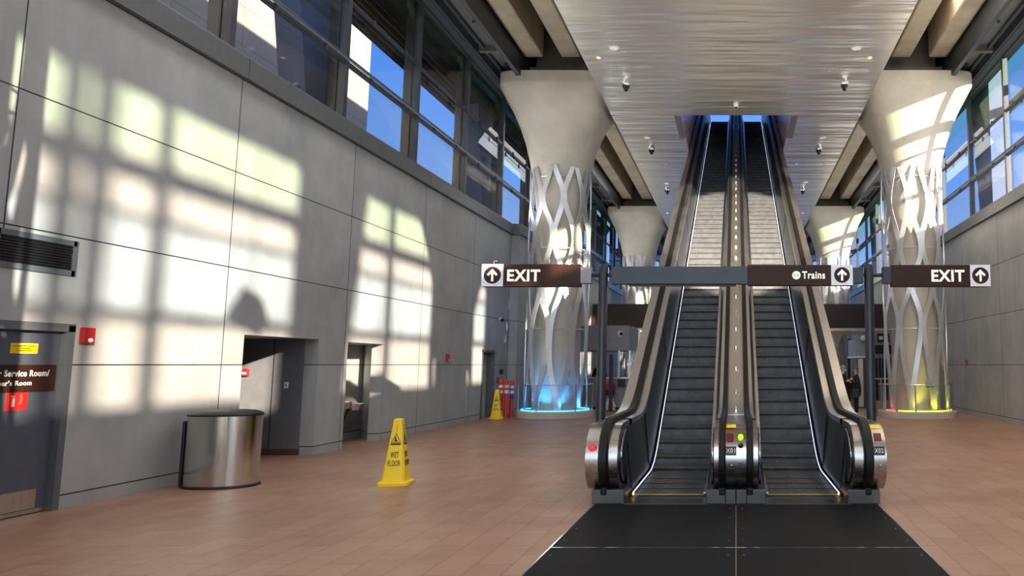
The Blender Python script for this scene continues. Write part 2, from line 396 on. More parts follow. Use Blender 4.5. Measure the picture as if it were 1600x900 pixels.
# far glazed end and entrance front behind the camera
for nm, y in (('far', Y_B), ('entrance', Y_A)):
    wi += 1; mb = MB()
    for i in range(9):
        x = -7.5 + 15 * i / 8; mb.box(x - .07, x + .07, y - .08, y + .08, 0, 10.7)
    for z in (2.6, 5.2, 7.8, 10.6): mb.box(-7.5, 7.5, y - .06, y + .06, z - .05, z + .05)
    f = struct(build('window_%d' % wi, mb, 'frame')); build('pane', MB().box(-7.5, 7.5, y - .006, y + .006, 0, 10.6), 'glass', f)
# ceiling slab with the escalator shaft opening, and the upper level
HX = 1.78; HY0 = 22.5; HY1 = 39
mb = MB().box(-7.9, 7.9, Y_A, HY0 - .2, 12.3, 13.6).box(-7.9, -HX - .12, HY0 - .2, HY1, 12.3, 13.6).box(HX + .12, 7.9, HY0 - .2, HY1, 12.3, 13.6).box(-7.9, 7.9, HY1, Y_B, 12.3, 13.6)
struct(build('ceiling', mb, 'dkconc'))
mb = MB()
for s in (-1, 1): mb.box(min(s * HX, s * (HX + .1)), max(s * HX, s * (HX + .1)), HY0, HY1, 9.62, 14.7)
mb.box(-HX - .1, HX + .1, HY0 - .12, HY0, 9.62, 14.7)
struct(build('wall_shaft', mb, 'shaft'))
# stainless ceiling over the escalators, in sheets
SZ = 9.6; SX = 4.02
mb = MB()
for a, b in ((Y_A, -6), (-6, 1), (1, 8), (8, 15), (15, 22.44)):
    mb.box(-SX, SX, a + .004, b - .004, SZ, SZ + .12)
for s in (-1, 1):
    for a, b in ((22.5, 23.06), (23.1, 30), (30, 37), (37, 46)):
        mb.box(*sorted((s * (HX + .02), s * (SX if b > 23.07 else SX))), a + .003, b - .003, SZ + (.03 if a > 23 else 0), SZ + .15)
mb.box(-SX, SX, 46, 52, SZ + .03, SZ + .15)
struct(build('ceiling_stainless', mb, 'soffit'))
mb = MB()
for s in (-1, 1): mb.box(*sorted((s * SX, s * (SX - .12))), Y_A, 52, SZ + .12, 12.3).box(*sorted((s * 1.80, s * 2.0)), 22.46, 24.8, SZ - .012, SZ + .02)
struct(build('trim_2', mb, 'deck'))
# side ceiling: edge channel, flat panels with ribs, head channel above the windows
for s, nm in ((-1, 'left'), (1, 'right')):
    mb = MB().box(*sorted((s * 6.68, s * 7.4)), Y_A, Y_B, 10.72, 10.78)
    for y in MUL: mb.box(*sorted((s * 6.66, s * 7.4)), y - .08, y + .08, 10.55, 10.72)
    struct(build('ceiling_%s_panels' % nm, mb, 'ceil'))
    mb = MB().box(*sorted((s * 6.55, s * 6.68)), Y_A, Y_B, 10.35, 12.3)
    mb.box(*sorted((s * 7.38, s * 7.48)), Y_A, Y_B, 10.45, 10.8).box(*sorted((s * 7.2, s * 7.28)), Y_A, Y_B, 10.6, 10.8)
    mb.box(*sorted((s * 7.44, s * 7.95)), Y_A, Y_B, 10.42, 12.4)
    struct(build('trim_%s_channel' % nm, mb, 'frame'))
# cap beams and long precast beams
CY = [3.91, 22.75, 41.59]
CX = 5.65
first = True
for i, y in enumerate(CY):
    for s in (-1, 1):
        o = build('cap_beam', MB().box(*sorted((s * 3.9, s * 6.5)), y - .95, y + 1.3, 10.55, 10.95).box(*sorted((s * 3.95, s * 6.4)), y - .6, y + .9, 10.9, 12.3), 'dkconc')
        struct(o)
for i, (a, b) in enumerate(((Y_A, 3.2), (5, 21.2), (24.2, 40.2), (42.8, Y_B))):
    for s in (-1, 1):
        for k, (xa, xb) in enumerate(((5.92, 6.5), (4.78, 5.36), (3.7, 4.28))):
            mb = MB(); r = .03
            mb.prism([(s * xa, 12.3), (s * xa, 11 + r), (s * (xa + r), 11), (s * (xb - r), 11), (s * xb, 11 + r), (s * xb, 12.3)], 'y', a, b)
            struct(build('ceiling_beam', mb, 'beamc'))
# canopy over the platform above
struct(build('roof_canopy', MB().box(-9, 9, -20, 36, 16.5, 17.1), 'frame'))

# ================================================================== columns
def se(t, p): c = math.cos(t); s_ = math.sin(t); d = (abs(c) ** p + abs(s_) ** p) ** (1 / p); return c / d, s_ / d
def column(cx, cy, label, led, seed):
    root = thing('concrete_column', (cx, cy, 0), label, 'column')
    mb = MB(); rg = []; seg = 64
    prof = [(.19, .73, 2), (3, .73, 2), (6.3, .73, 2), (7.0, .79, 2), (7.6, .89, 2.05), (8.1, .99, 2.2), (8.6, 1.1, 2.5), (9.1, 1.25, 3), (9.5, 1.4, 3.8), (9.85, 1.56, 5), (10.15, 1.69, 7), (10.2, 1.70, 7), (10.52, 1.70, 7)]
    for z, r, p in prof:
        rg.append([(cx + r * se(2 * PI * (k + .5) / seg, p)[0], cy + r * se(2 * PI * (k + .5) / seg, p)[1], z) for k in range(seg)])
    build('flared_shaft', mb.rings(rg), 'conc', root, smooth=True)
    rnd = random.Random(seed); N = 18
    ph = [rnd.uniform(-.5, .5) for _ in range(N + 1)]
    for i in range(N):
        sgn = 1 if i % 2 == 0 else -1; pr_ = ph[i // 2 * 2 % N]; L = 3.1
        rings = []
        zt = 7.8 + rnd.uniform(-.05, .05); n_ = 70
        for j in range(n_ + 1):
            z = .24 + (zt - .24) * j / n_
            def ang(z): return 2 * PI * i / N + (PI / N) * .86 * sgn * math.sin(2 * PI * (z / L + .12 * math.sin(z * .9 + seed)) + .25 * math.sin(z * 1.7 + pr_ * 4)) + .05 * math.sin(z * .8 + i * .3 + pr_)
            t = ang(z); dt = (ang(z + .02) - ang(z - .02)) / .04 * .93
            wd = .074; tilt = math.atan(dt); hw = wd / math.cos(tilt) / .93
            ri, ro = .945, .975
            rings.append([(cx + r * math.cos(t + q * hw), cy + r * math.sin(t + q * hw), z) for r, q in ((ri, -1), (ro, -1), (ro, 1), (ri, 1))])
        build('steel_strip', MB().rings(rings), 'strip', root)
    c_ = MB()
    for z in (2.7, 5.2, 7.45): c_.tube([(cx + .905 * math.cos(2 * PI * k / 40), cy + .905 * math.sin(2 * PI * k / 40), z) for k in range(40)], .02, 6, loop=True)
    build('fixing_hoop', c_, 'strip', root)
    build('plinth', MB().lathe([(1.2, 0), (1.2, .17), (1.17, .2), (.9, .2)], cx, cy, 48, cap=True), 'conc', root, smooth=True)
    if led:
        half = MB(); half2 = MB()
        pts = [(cx + 1.03 * math.cos(2 * PI * k / 48), cy + 1.03 * math.sin(2 * PI * k / 48), .215) for k in range(48)]
        if led == 'blue': build('floor_light', half.tube(pts, .022, 6, loop=True), 'ledblue', root)
        else:
            build('floor_light', half.tube([pts[k] for k in range(30, 47)], .022, 6), 'ledyel', root)
            build('floor_light', half2.tube([pts[k % 48] for k in range(26, 30)], .022, 6), 'ledred', root)
            build('floor_light', MB().tube([pts[k % 48] for k in range(47, 50)], .022, 6), 'ledred', root)
    # glass guard
    G = MB(); R = 1.13
    for k in range(6):
        a0 = 2 * PI * k / 6 + .02 + .26; a1 = 2 * PI * (k + 1) / 6 - .02 + .26; rg = []
        for j in range(9):
            t = a0 + (a1 - a0) * j / 8
            rg.append([(cx + r * math.cos(t), cy + r * math.sin(t), z) for r, z in ((R - .006, .2), (R + .006, .2), (R + .006, .98), (R - .006, .98))])
        build('glass_guard', MB().rings(rg), 'guard', root)
    build('guard_rail', MB().tube([(cx + R * math.cos(2 * PI * k / 48), cy + R * math.sin(2 * PI * k / 48), 1.0) for k in range(48)], .016, 6, loop=True), 'steel', root)
    for k in range(6):
        t = 2 * PI * k / 6 + .26
        build('guard_post', MB().tube([(cx + R * math.cos(t), cy + R * math.sin(t), .18), (cx + R * math.cos(t), cy + R * math.sin(t), 1.0)], .02, 8), 'steel', root)
    return root
column(-CX, CY[1], 'flared concrete column in a wavy steel lattice, lit blue at its foot', 'blue', 1)
column(CX, CY[1], 'flared concrete column in a wavy steel lattice, lit yellow at its foot, right side', 'yel', 2)
column(-CX, CY[2], 'farther flared concrete column on the left, behind the blue-lit one', 'blue', 3)
column(CX, CY[2], 'farther flared concrete column on the right, behind the yellow-lit one', 'blue', 4)
column(-CX, CY[0], 'flared lattice column nearest the entrance, left side, outside the picture', None, 5)
column(CX, CY[0], 'flared lattice column nearest the entrance, right side, outside the picture', None, 6)
def led_light(name, cx, t, col, p):
    d = bpy.data.lights.new(name, 'SPOT'); d.energy = p; d.color = col; d.shadow_soft_size = .06; d.spot_size = math.radians(95); d.spot_blend = .8
    o = bpy.data.objects.new(name, d); COL.objects.link(o); o.location = (cx + 1.06 * math.cos(t), CY[1] + 1.06 * math.sin(t), .25)
    o.rotation_euler = Vector((-.35 * math.cos(t), -.35 * math.sin(t), 1)).to_track_quat('-Z', 'Y').to_euler()
for t in (-2.9, -2.3, -1.7, -1.1, -.5): led_light('floor_led', -CX, t, (.05, .4, 1), 60)
for t in (-1.8, -1.2, -.6): led_light('floor_led', CX, t, (.9, .8, .02), 34)
for t in (-2.7, -2.2): led_light('floor_led', CX, t, (1, .15, .1), 5)

# ================================================================== escalators
K1, K2, TAN, YE = 11.2, 35.3, math.tan(math.radians(30)), 38.4
def lift(y, h=0):
    """height of the path whose flat level is h, at plan position y"""
    y = y + h * .268; r = .55
    def ramp_(d): return 0 if d < -r else (d if d > r else (d + r) ** 2 / (4 * r))
    return TAN * (ramp_(y - K1) - ramp_(y - K2))
SY = [8.9 + .3 * i for i in range(6)] + [10.4 + .1 * i for i in range(17)] + [12.4 + .8 * i for i in range(28)] + [34.4 + .1 * i for i in range(20)] + [36.8, YE]
def sweep(mb, sec, ys=SY, clamp=None):                     # sec: (x, h) closed section carried up the incline
    rg = []
    for y in ys: rg.append([(x, y, max(clamp, h + lift(y, h)) if clamp is not None else h + lift(y, h)) for x, h in sec])
    return mb.rings(rg)
def nose_outline(off=0.0, zb=.16):                          # YZ outline of the rounded newel
    pts = []
    for k in range(0, 15):
        t = math.radians(90 + k * 150 / 14)
        pts.append((8.90 + (.46 + off) * math.cos(t), .50 + (.40 + off) * math.sin(t)))
    return pts
def escalator(s, label, lamp_side, code):
    root = thing('escalator', (s * .86, 8.45, 0), label, 'escalator')
    def X(*v): return [s * q for q in v]
    # (outer edge, handrail, inner edge, panel top, panel foot)
    for side, (xo, h0, h1, xi, pt, pf) in (('outer', (1.74, 1.585, 1.475, 1.37, 1.37, 1.29)), ('centre', (.122, .123, .20, .255, .255, .345))):
        ds = 1 if side == 'outer' else -1
        # newel body
        o_ = nose_outline(); poly = o_ + [(9.0, .16), (9.6, .16), (9.6, .90)]
        a, b = sorted((s * h1, s * xi)); nb = build('newel_cheek', MB().prism(poly, 'x', a, b), 'nsteel', root, smooth=True)
        a, b = sorted((s * xo, s * h0))
        if side == 'outer': build('newel_cap', MB().prism(poly, 'x', a, b), 'nsteel', root, smooth=True)
        # decking up the incline
        for nm, (q0, q1) in ((('decking', (xo, h0)),) if side == 'outer' else ()) + (('inner_trim', (h1, xi)),):
            a, b = sorted((s * q0, s * q1))
            build(nm, sweep(MB(), [(a, .83), (b, .83), (b, .90), (a, .90)], [9.4] + SY[2:]), 'deck' if nm == 'decking' else 'steel', root)
        # handrail
        c = (h0 + h1) / 2; hw = abs(h1 - h0) / 2; rg = []
        path = [(8.92, .10), (8.78, .12)] + [(y_, z_) for y_, z_ in reversed(nose_outline(.035))]
        path = path + [(y, .935 + lift(y, .93)) for y in SY[1:]]
        for i, (y, z) in enumerate(path):
            p0 = Vector(path[max(0, i - 1)]); p1 = Vector(path[min(len(path) - 1, i + 1)]); d = (p1 - p0).normalized(); nn = Vector((-d.y, d.x))
            if nn.length == 0: nn = Vector((0, 1))
            rg.append([(s * (c + q * hw), y + nn.x * e, z + nn.y * e) for q, e in ((-1, -.05), (-1, .005), (-.7, .028), (.7, .028), (1, .005), (1, -.05))])
        build('handrail', MB().rings(rg), 'rubber', root, smooth=True)
        # inclined inner panel
        sec = [(s * pt, .83), (s * pf, .075), (s * (pf + ds * .03), .075), (s * (pt + ds * .03), .83)]
        build('side_panel', sweep(MB(), sec, [9.0] + SY[1:]), 'dpanel', root)
        # curved front of the panel
        po = [(y_ + .14 - (.0), .5 + (z_ - .5) * .8) for y_, z_ in o_ if y_ < 8.95] + [(9.05, .16), (9.05, .83)]
        a, b = sorted((s * xi, s * (xi - ds * .02))); build('side_panel', MB().prism(po, 'x', a, b), 'dpanel', root, smooth=True)
        tr = MB().tube([(s * (xi - ds * .024), y_, z_) for y_, z_ in po[:-2]], .007, 6); build('panel_trim', tr, 'chrome', root)
        for yj in (9.05, 10.9, 13.5, 16.5, 19.5, 22.5, 25.5, 28.5, 31.5):
            z0 = .09 + lift(yj, .09); z1 = .82 + lift(yj, .82)
            build('panel_joint', MB().tube([(s * (pf - ds * .006), yj + (.15 if yj > 11 else 0), z0), (s * (pt - ds * .006), yj, z1)], .006, 4), 'dkmetal', root)
        # skirt and its lit ledge
        a, b = sorted((s * (pf - ds * .035), s * (pf - ds * .02)))
        build('skirt', sweep(MB(), [(a, -.25), (b, -.25), (b, .055), (a, .055)], SY), 'dpanel', root)
        a, b = sorted((s * (pf - ds * .05), s * (pf + ds * .01)))
        if side == 'outer':
            build('led_strip', sweep(MB(), [(a, .055), (a + .013, .055), (a + .013, .068), (a, .068)] if s > 0 else [(b - .013, .055), (b, .055), (b, .068), (b - .013, .068)], SY), 'ledw', root)
            build('amber_lamp', MB().sphere((s * (pf - .055), 8.86, .06), .02, .6, 1, 1, 12), 'leda', root)
        else:
            build('skirt_ledge', sweep(MB(), [(a, .055), (b, .055), (b, .07), (a, .07)], SY), 'steel', root)
        # base box under the newel
        a, b = sorted((s * min(xo, 1.66) if side == 'outer' else s * .003, s * (pf - (.0 if side == 'outer' else 0))))
        if side == 'centre': a, b = sorted((s * .122, s * .345))
        build('newel_base', MB().box(a, b, 8.5, 9.7, .005, .165), 'dsteel', root, bevel=.006)
        a, b = sorted((s * (c - .04), s * (c + .04)))
        build('handrail_inlet', MB().box(a, b, 8.49, 8.62, .10, .19), 'rubber', root, bevel=.02)
    # truss cladding
        build('truss_cladding', sweep(MB(), [(s * 1.69, .83), (s * 1.69, -1.0), (s * .122, -1.0), (s * .122, -.3), (s * 1.6, -.3), (s * 1.6, .83)], [9.7, 10.6] + [11.0 + .8 * i for i in range(31)] + [36, YE], clamp=.004), 'deck', root)
    # comb plate and steps
    a, b = sorted((s * .33, s * 1.30))
    build('comb_plate', MB().box(a, b, 8.46, 8.80, .002, .016).box(a, b, 8.80, 9.02, .002, .02), 'dsteel', root)
    build('comb_edge', MB().box(a, b, 9.03, 9.045, .002, .022), 'yellow', root)
    a, b = sorted((s * .375, s * 1.26))
    ynose = 9.05; i = 0; prev = .012
    while ynose < K2 + 2.2 and i < 90:
        z = .014 + lift(ynose)
        if z < prev: z = prev
        zb = prev - .03
        # tread slab and curved riser
        mb = MB(); hh = z - zb; rr = [(ynose - .01, z - .006), (ynose, z), (ynose + .45, z), (ynose + .45, z - .05), (ynose + .07, z - .05), (ynose + .07, zb)] + ([(ynose + .012, zb), (ynose + .018, z - hh * .6), (ynose + .036, z - .045), (ynose + .03, z - .03), (ynose - .006, z - .024)] if hh > .09 else [(ynose + .03, zb), (ynose - .006, z - .02)])
        mb.prism(rr, 'x', a, b)
        st = build('step', mb, 'step', root)
        prev = z
        # advance by one step pitch along the chain
        dy = .405
        for _ in range(6):
            dz = lift(ynose + dy) - lift(ynose); dy *= .405 / math.sqrt(dy * dy + dz * dz)
        ynose += dy; i += 1
    build('landing_plate', MB().box(*sorted((s * .36, s * 1.28)), YE - 1.5, YE + 2, lift(YE) - .05, lift(YE)), 'deck', root)
    # end panel of the newel: number plate, lamp, display, sticker
    return root
EL = escalator(-1, 'left escalator of the pair, under the plain grey half of the sign bar', 'r', '')
ER = escalator(1, 'right escalator of the pair, below the Trains sign', 'g', '')
def newel_surface(x0, x1, u0, u1, off=.004):
    """a plate following the rounded newel front between arc parameters u (deg from top)"""
    rg = []
    for k in range(7):
        t = math.radians(90 + u0 + (u1 - u0) * k / 6)
        rg.append([(x, 8.90 + (.46 + e) * math.cos(t), .50 + (.40 + e) * math.sin(t)) for x, e in ((x0, 0), (x1, 0), (x1, off), (x0, off))])
    return MB().rings(rg)
# divider between the two units: shared front panel, deck and studs
CD = thing('centre_divider', (0, 8.45, 0), 'steel divider with a green lamp and studs between the two escalators', 'divider')
poly = nose_outline(-.01) + [(9.0, .16), (10.5, .16), (10.5, .89)]
build('newel_front', MB().prism(poly, 'x', -.12, .12), 'nsteel', CD, smooth=True)
for s_ in (-1, 1): build('newel_base', MB().box(*sorted((s_ * .003, s_ * .12)), 8.5, 9.7, .005, .165), 'dsteel', CD, bevel=.004)
def arcp(u, e=.0): t = math.radians(90 + u); return 8.90 + (.46 + e) * math.cos(t), .50 + (.40 + e) * math.sin(t)
def lampball(x, u, r, mt, par, nm):
    y, z = arcp(u, 0); build(nm + '_bezel', MB().sphere((x, y, z), r * 1.25, 1, .35, 1), 'dkmetal', par, smooth=True)
    return build(nm, MB().sphere((x, y - .012, z + .004), r, 1, .5, 1), mt, par, smooth=True)
def plate_text(s, xc, u, w_, h_, par):
    y, z = arcp(u, .008); tl = math.radians(u); uy = Vector((0, .0, 1)); 
    up = Vector((0, math.cos(math.radians(u)), math.sin(math.radians(u)))); 
    org = Vector((xc - w_ / 2, y, z)) - up * (h_ / 2)
    pl = MB(); polyplate(pl, [(0, 0), (w_, 0), (w_, h_), (0, h_)], org, (1, 0, 0), up, .008); p = build('number_plate', pl, 'lblack', par)
    t = MB(); nn = Vector((1, 0, 0)).cross(up)
    text(t, s, org + up * h_ * .25 + Vector((w_ * .04, 0, 0)) + nn * .008, (1, 0, 0), up, W=w_ * .84, H=h_ * .52, bold=.0, depth=.002); build('number_lettering', t, 'lwhite', p)
plate_text('X01', -.058, 74, .122, .10, CD); lampball(.055, 50, .034, 'ledg', CD, 'green_lamp'); lampball(.055, 65, .024, 'dkmetal', CD, 'key_switch')
build('display', newel_surface(-.105, -.03, 42, 57), 'display', CD); build('warning_sticker', newel_surface(-.115, -.0, 17, 28), 'yellow', CD)
lampball(-.05, 98, .012, 'steel', CD, 'key_switch'); lampball(.055, 93, .012, 'steel', CD, 'key_switch')
lampball(-1.66, 70, .038, 'ledr', EL, 'red_lamp')
plate_text('X02', 1.655, 74, .12, .10, ER); build('display', newel_surface(1.61, 1.70, 42, 57), 'display', ER); build('warning_sticker', newel_surface(1.595, 1.72, 17, 30), 'yellow', ER)
lampball(1.66, 98, .012, 'steel', ER, 'key_switch')
# studs along the centre deck
deckm = sweep(MB(), [(-.12, .84), (.12, .84), (.12, .895), (-.12, .895)], [10.4] + SY[7:]); build('centre_deck', deckm, 'deck', CD)
y = 10.8
while y < 34:
    z = .895 + lift(y, .9)
    build('anti_slide_stud', MB().lathe([(.03, z - .01), (.03, z + .012), (.012, z + .02), (.012, z + .05), (.02, z + .055), (.004, z + .06)], 0, y, 10), 'chrome', CD); y += .62

# floor plates in front of the escalators
fp = 0
for (ya, yb), rw in (((6.5, 8.46), 'near the comb plates'), ((4.0, 6.5), 'nearest the camera')):
    for s, sd_ in ((-1, 'left'), (1, 'right')):
        a, b = sorted((s * .006, s * 1.62))
        r = thing('floor_plate', ((a + b) / 2, ya, 0), 'black floor plate in front of the %s escalator, row %s' % (sd_, rw), 'floor plate', None)
        build('rubber_plate', MB().box(a, b, ya + .006, yb - .006, .001, .009), 'plate', r)
        build('steel_edge', MB().box(*sorted((s * 1.62, s * 1.635)), ya, yb, .001, .011).box(a, b, ya - .004, ya + .006, .001, .010), 'chrome', r)
        for k in range(4):
            for xx in (a + .06, b - .06):
                yy = ya + .25 + k * (yb - ya - .5) / 3
                build('screw', MB().lathe([(.009, .008), (.009, .0105), (.004, .011)], xx, yy, 8), 'chrome', r)

# ================================================================== sign gantry
GY = 10.0
def post(x, label):
    r = thing('sign_post', (x, GY, 0), label, 'post')
    build('pole', MB().lathe([(.066, 0), (.066, 2.97), (.05, 3.0), (.0, 3.0)], x, GY, 24), 'gantry', r, smooth=True)
    build('base_plate', MB().box(x - .12, x + .12, GY - .12, GY + .12, 0, .02), 'gantry', r, bevel=.004)
post(-1.86, 'grey round sign post left of the escalators'); post(1.86, 'grey round sign post right of the escalators')
def sign_arrow(par, x0, x1, z0, z1, y):
    build('arrow_panel', MB().box(x0, x1, y - .006, y, z0, z1), 'signwht', par)
    cx, cz = (x0 + x1) / 2, (z0 + z1) / 2; R = (z1 - z0) * .385
    d = MB(); polyplate(d, disc(R, seg=40), (cx, y - .006, cz), (1, 0, 0), (0, 0, 1), .003); dd = build('arrow_disc', d, 'signblk', par)
    k = R * 1.0
    ar = [(-.13, -.72), (.13, -.72), (.13, .22), (.45, -.12), (.64, .08), (0, .74), (-.64, .08), (-.45, -.12), (-.13, .22)]
    # split into convex pieces: shaft and two head arms
    a = MB(); org = (cx, y - .009, cz)
    polyplate(a, [(-.13 * k, -.72 * k), (.13 * k, -.72 * k), (.13 * k, .45 * k), (-.13 * k, .45 * k)], org, (1, 0, 0), (0, 0, 1), .002)
    for q in (-1, 1):
        pl = [(0, .74 * k), (q * .64 * k, .10 * k), (q * .45 * k, -.10 * k), (0, .36 * k)]
        if q < 0: pl = pl[::-1]
        polyplate(a, pl, org, (1, 0, 0), (0, 0, 1), .002)
    build('arrow', a, 'letter', dd)
def hang(par, xs, z):
    for x in xs: build('bracket', MB().tube([(x, GY, z), (x, GY, z + .05), (x + .05, GY, z + .05)], .008, 6), 'steel', par)
ZT, ZB = 2.995, 2.685
r = thing('exit_sign', (-2.8, GY, ZB), 'exit sign with its arrow square at the left end, beside the left wall', 'sign')
build('sign_box', MB().box(-3.54, -2.17, GY - .07, GY + .07, ZB, ZT), 'signblk', r, bevel=.004); sign_arrow(r, -3.54, -3.24, ZB, ZT, GY - .07)
t = MB(); text(t, 'EXIT', (-3.185, GY - .071, 2.755), (1, 0, 0), (0, 0, 1), W=.46, H=.165, bold=.03); build('lettering', t, 'letter', r)
build('end_bracket', MB().box(-2.17, -2.02, GY - .06, GY + .06, 2.73, 2.96), 'greybox', r, bevel=.004); build('arm', MB().tube([(-2.03, GY, 2.85), (-1.93, GY, 2.85)], .028, 10), 'gantry', r)
hang(r, (-3.4, -2.12), ZT)
r = thing('exit_sign', (2.8, GY, ZB), 'exit sign with its arrow square at the right end, beside the right wall', 'sign')
build('sign_box', MB().box(2.17, 3.54, GY - .07, GY + .07, ZB, ZT - .01), 'signblk', r, bevel=.004); sign_arrow(r, 3.26, 3.54, ZB, ZT - .01, GY - .07)
t = MB(); text(t, 'EXIT', (2.72, GY - .071, 2.75), (1, 0, 0), (0, 0, 1), W=.46, H=.165, bold=.03); build('lettering', t, 'letter', r)
build('end_bracket', MB().box(2.05, 2.17, GY - .06, GY + .06, 2.73, 2.96), 'gantry', r, bevel=.004); build('arm', MB().tube([(1.93, GY, 2.85), (2.06, GY, 2.85)], .028, 10), 'gantry', r)
r = thing('overhead_sign', (0, GY, ZB), 'long sign bar over the escalators, lettered Trains with an up arrow at right', 'sign')
build('grey_bar', MB().box(-1.74, .165, GY - .06, GY + .06, 2.72, 2.965), 'gantry', r, bevel=.004)
build('sign_box', MB().box(.165, 1.63, GY - .07, GY + .07, 2.70, 2.985), 'signblk', r, bevel=.004); sign_arrow(r, 1.325, 1.625, 2.70, 2.985, GY - .07)
build('end_bracket', MB().box(1.63, 1.78, GY - .055, GY + .055, 2.73, 2.95), 'gantry', r, bevel=.004)
build('arm', MB().tube([(1.77, GY, 2.85), (1.79, GY, 2.85)], .028, 10).tube([(-1.79, GY, 2.85), (-1.73, GY, 2.85)], .028, 10), 'gantry', r)
t = MB(); text(t, 'Trains', (.92, GY - .071, 2.79), (1, 0, 0), (0, 0, 1), W=.32, H=.105, bold=.025); build('lettering', t, 'letter', r)
t = MB(); polyplate(t, disc(.058), (.84, GY - .07, 2.84), (1, 0, 0), (0, 0, 1), .004); dd = build('line_badge', t, 'letter', r)
t = MB(); text(t, 'SV', (.80, GY - .0745, 2.817), (1, 0, 0), (0, 0, 1), W=.08, H=.045, bold=.0, depth=.002); build('badge_lettering', t, 'signblk', dd)
build('under_rail', MB().box(-1.5, 0, GY - .02, GY + .05, 2.695, 2.72), 'black', r)

# ================================================================== ceiling fittings
def round_lamp(x, y, r_, lab, mt='lampw', zz=SZ, nm='ceiling_light'):
    z = zz + (.03 if y > 23.1 else 0)
    root = thing(nm, (x, y, z), lab, 'light')
    build('rim', MB().lathe([(r_ * 1.25, z), (r_ * 1.25, z - .012), (r_, z - .016), (r_, z)], x, y, 24), 'whitepl', root, smooth=True)
    build('lens', MB().lathe([(r_, z - .001), (r_, z - .010), (r_ * .3, z - .016)], x, y, 24), mt, root, smooth=True); return root
for x, y, sd_ in ((-3.1, 17.5, 'left'), (3.06, 17.5, 'right')): round_lamp(x, y, .105, 'white round ceiling speaker disc nearest the camera, %s side' % sd_)
for x, y, sd_ in ((-3.6, 18.07, 'left'), (3.5, 18.07, 'right')): round_lamp(x, y, .055, 'small amber ceiling lamp nearest the camera, %s side' % sd_, 'leda')
for x, y, sd_ in ((-3.16, 24.8, 'left'), (3.08, 24.8, 'right')): round_lamp(x, y, .10, 'white round disc in the ceiling beside the escalator opening, %s side' % sd_)
for x, y, lab in ((-4.0 + .2, 28.2, 'small recessed ceiling lamp at the outer left edge'), (-2.83, 28.2, 'small recessed ceiling lamp left of the escalators'), (2.42, 28.2, 'small recessed ceiling lamp right of the escalators'), (3.56, 28.2, 'small recessed ceiling lamp at the outer right edge')): round_lamp(x, y, .05, lab)
for x, y, sd_ in ((-3.1, 31.3, 'left'), (3.06, 31.1, 'right')): round_lamp(x, y, .10, 'white round disc between the two far ceiling cameras, %s side' % sd_)
for x, y, sd_ in ((-3.65, 37.6, 'left'), (3.55, 37.6, 'right')): round_lamp(x, y, .055, 'far amber ceiling lamp, %s side' % sd_, 'leda')
def dome_cam(x, y, lab):
    z = SZ + (.03 if y > 23.1 else 0); root = thing('dome_camera', (x, y, z), lab, 'camera')
    build('mount', MB().lathe([(.07, z), (.07, z - .05), (.11, z - .10), (.125, z - .16), (.11, z - .2)], x, y, 20), 'chrome', root, smooth=True)
    build('dome', MB().lathe([(.105, z - .2), (.095, z - .25), (.06, z - .29), (.055, z - .34), (.02, z - .36)], x, y, 20), 'dkmetal', root, smooth=True)
for x, y, l in ((-3.09, 19.5, 'chrome ceiling camera nearest, left side'), (3.04, 19.45, 'chrome ceiling camera nearest, right side'), (-3.1, 25.7, 'chrome ceiling camera beside the escalator opening, left side'), (3.04, 25.7, 'chrome ceiling camera beside the escalator opening, right side'), (-3.11, 31.9, 'farthest chrome ceiling camera, left side'), (3.02, 31.9, 'farthest chrome ceiling camera, right side')): dome_cam(x, y, l)
r = thing('smoke_detector', (0, 21.5, SZ), 'small white detector on the ceiling above the escalator opening', 'detector')
build('housing', MB().lathe([(.08, SZ), (.08, SZ - .04), (.06, SZ - .07), (.02, SZ - .075)], 0, 21.5, 20), 'whitepl', r, smooth=True)
build('sensor', MB().lathe([(.03, SZ - .07), (.03, SZ - .11), (.01, SZ - .12)], 0, 21.5, 12), 'dkmetal', r, smooth=True)
for s in (-1, 1):
    for i, yy in enumerate((18.3, 21.0)):
        r = thing('sprinkler_head', (s * 7.0, yy, 10.72), 'dark sprinkler in the %s ceiling panel, %s one' % ('left' if s < 0 else 'right', ('nearer', 'farther')[i]), 'sprinkler')
        build('escutcheon', MB().lathe([(.045, 10.72), (.045, 10.70), (.02, 10.69), (.02, 10.66)], s * 7.0, yy, 14), 'black', r)

# ================================================================== left wall furniture
xd = -W - .07
d = MB().box(xd - .05, xd, D1[0] + .06, D1[1] - .08, .02, 1.98); door = struct(build('door_1', d, 'door'))
fr = MB().box(-W - .24, -W + .012, D1[0], D1[0] + .07, 0, 2.04).box(-W - .24, -W + .012, D1[1] - .08, D1[1], 0, 2.04).box(-W - .24, -W + .012, D1[0], D1[1], 1.97, 2.06)
build('door_frame', fr, 'dframe', door)
build('kick_plate', MB().box(xd, xd + .004, D1[0] + .08, D1[1] - .2, .06, .26), 'steel', door)
build('door_sweep', MB().box(xd - .05, xd + .02, D1[0] + .06, D1[1] - .08, .015, .05), 'steel', door)
Y0 = 7.55
r = thing('room_sign', (xd, 7.4, 1.45), 'brown room sign on the grey door, lettered Service Room', 'sign')
build('plate', MB().box(xd, xd + .01, 7.2, 8.1, 1.31, 1.60), 'signblk', r)
t = MB(); text(t, 'r Service Room/', (xd + .01, 7.47, 1.475), (0, 1, 0), (0, 0, 1), W=.55, H=.07, bold=.03, depth=.002); build('lettering', t, 'lwhite', r); t = MB()
text(t, "ner's Room", (xd + .01, 7.47, 1.38), (0, 1, 0), (0, 0, 1), W=.36, H=.055, bold=.03, depth=.002); build('lettering', t, 'lwhite', r)
r = thing('warning_notice', (xd, 7.5, 1.77), 'yellow notice with a striped edge, high on the grey door', 'notice')
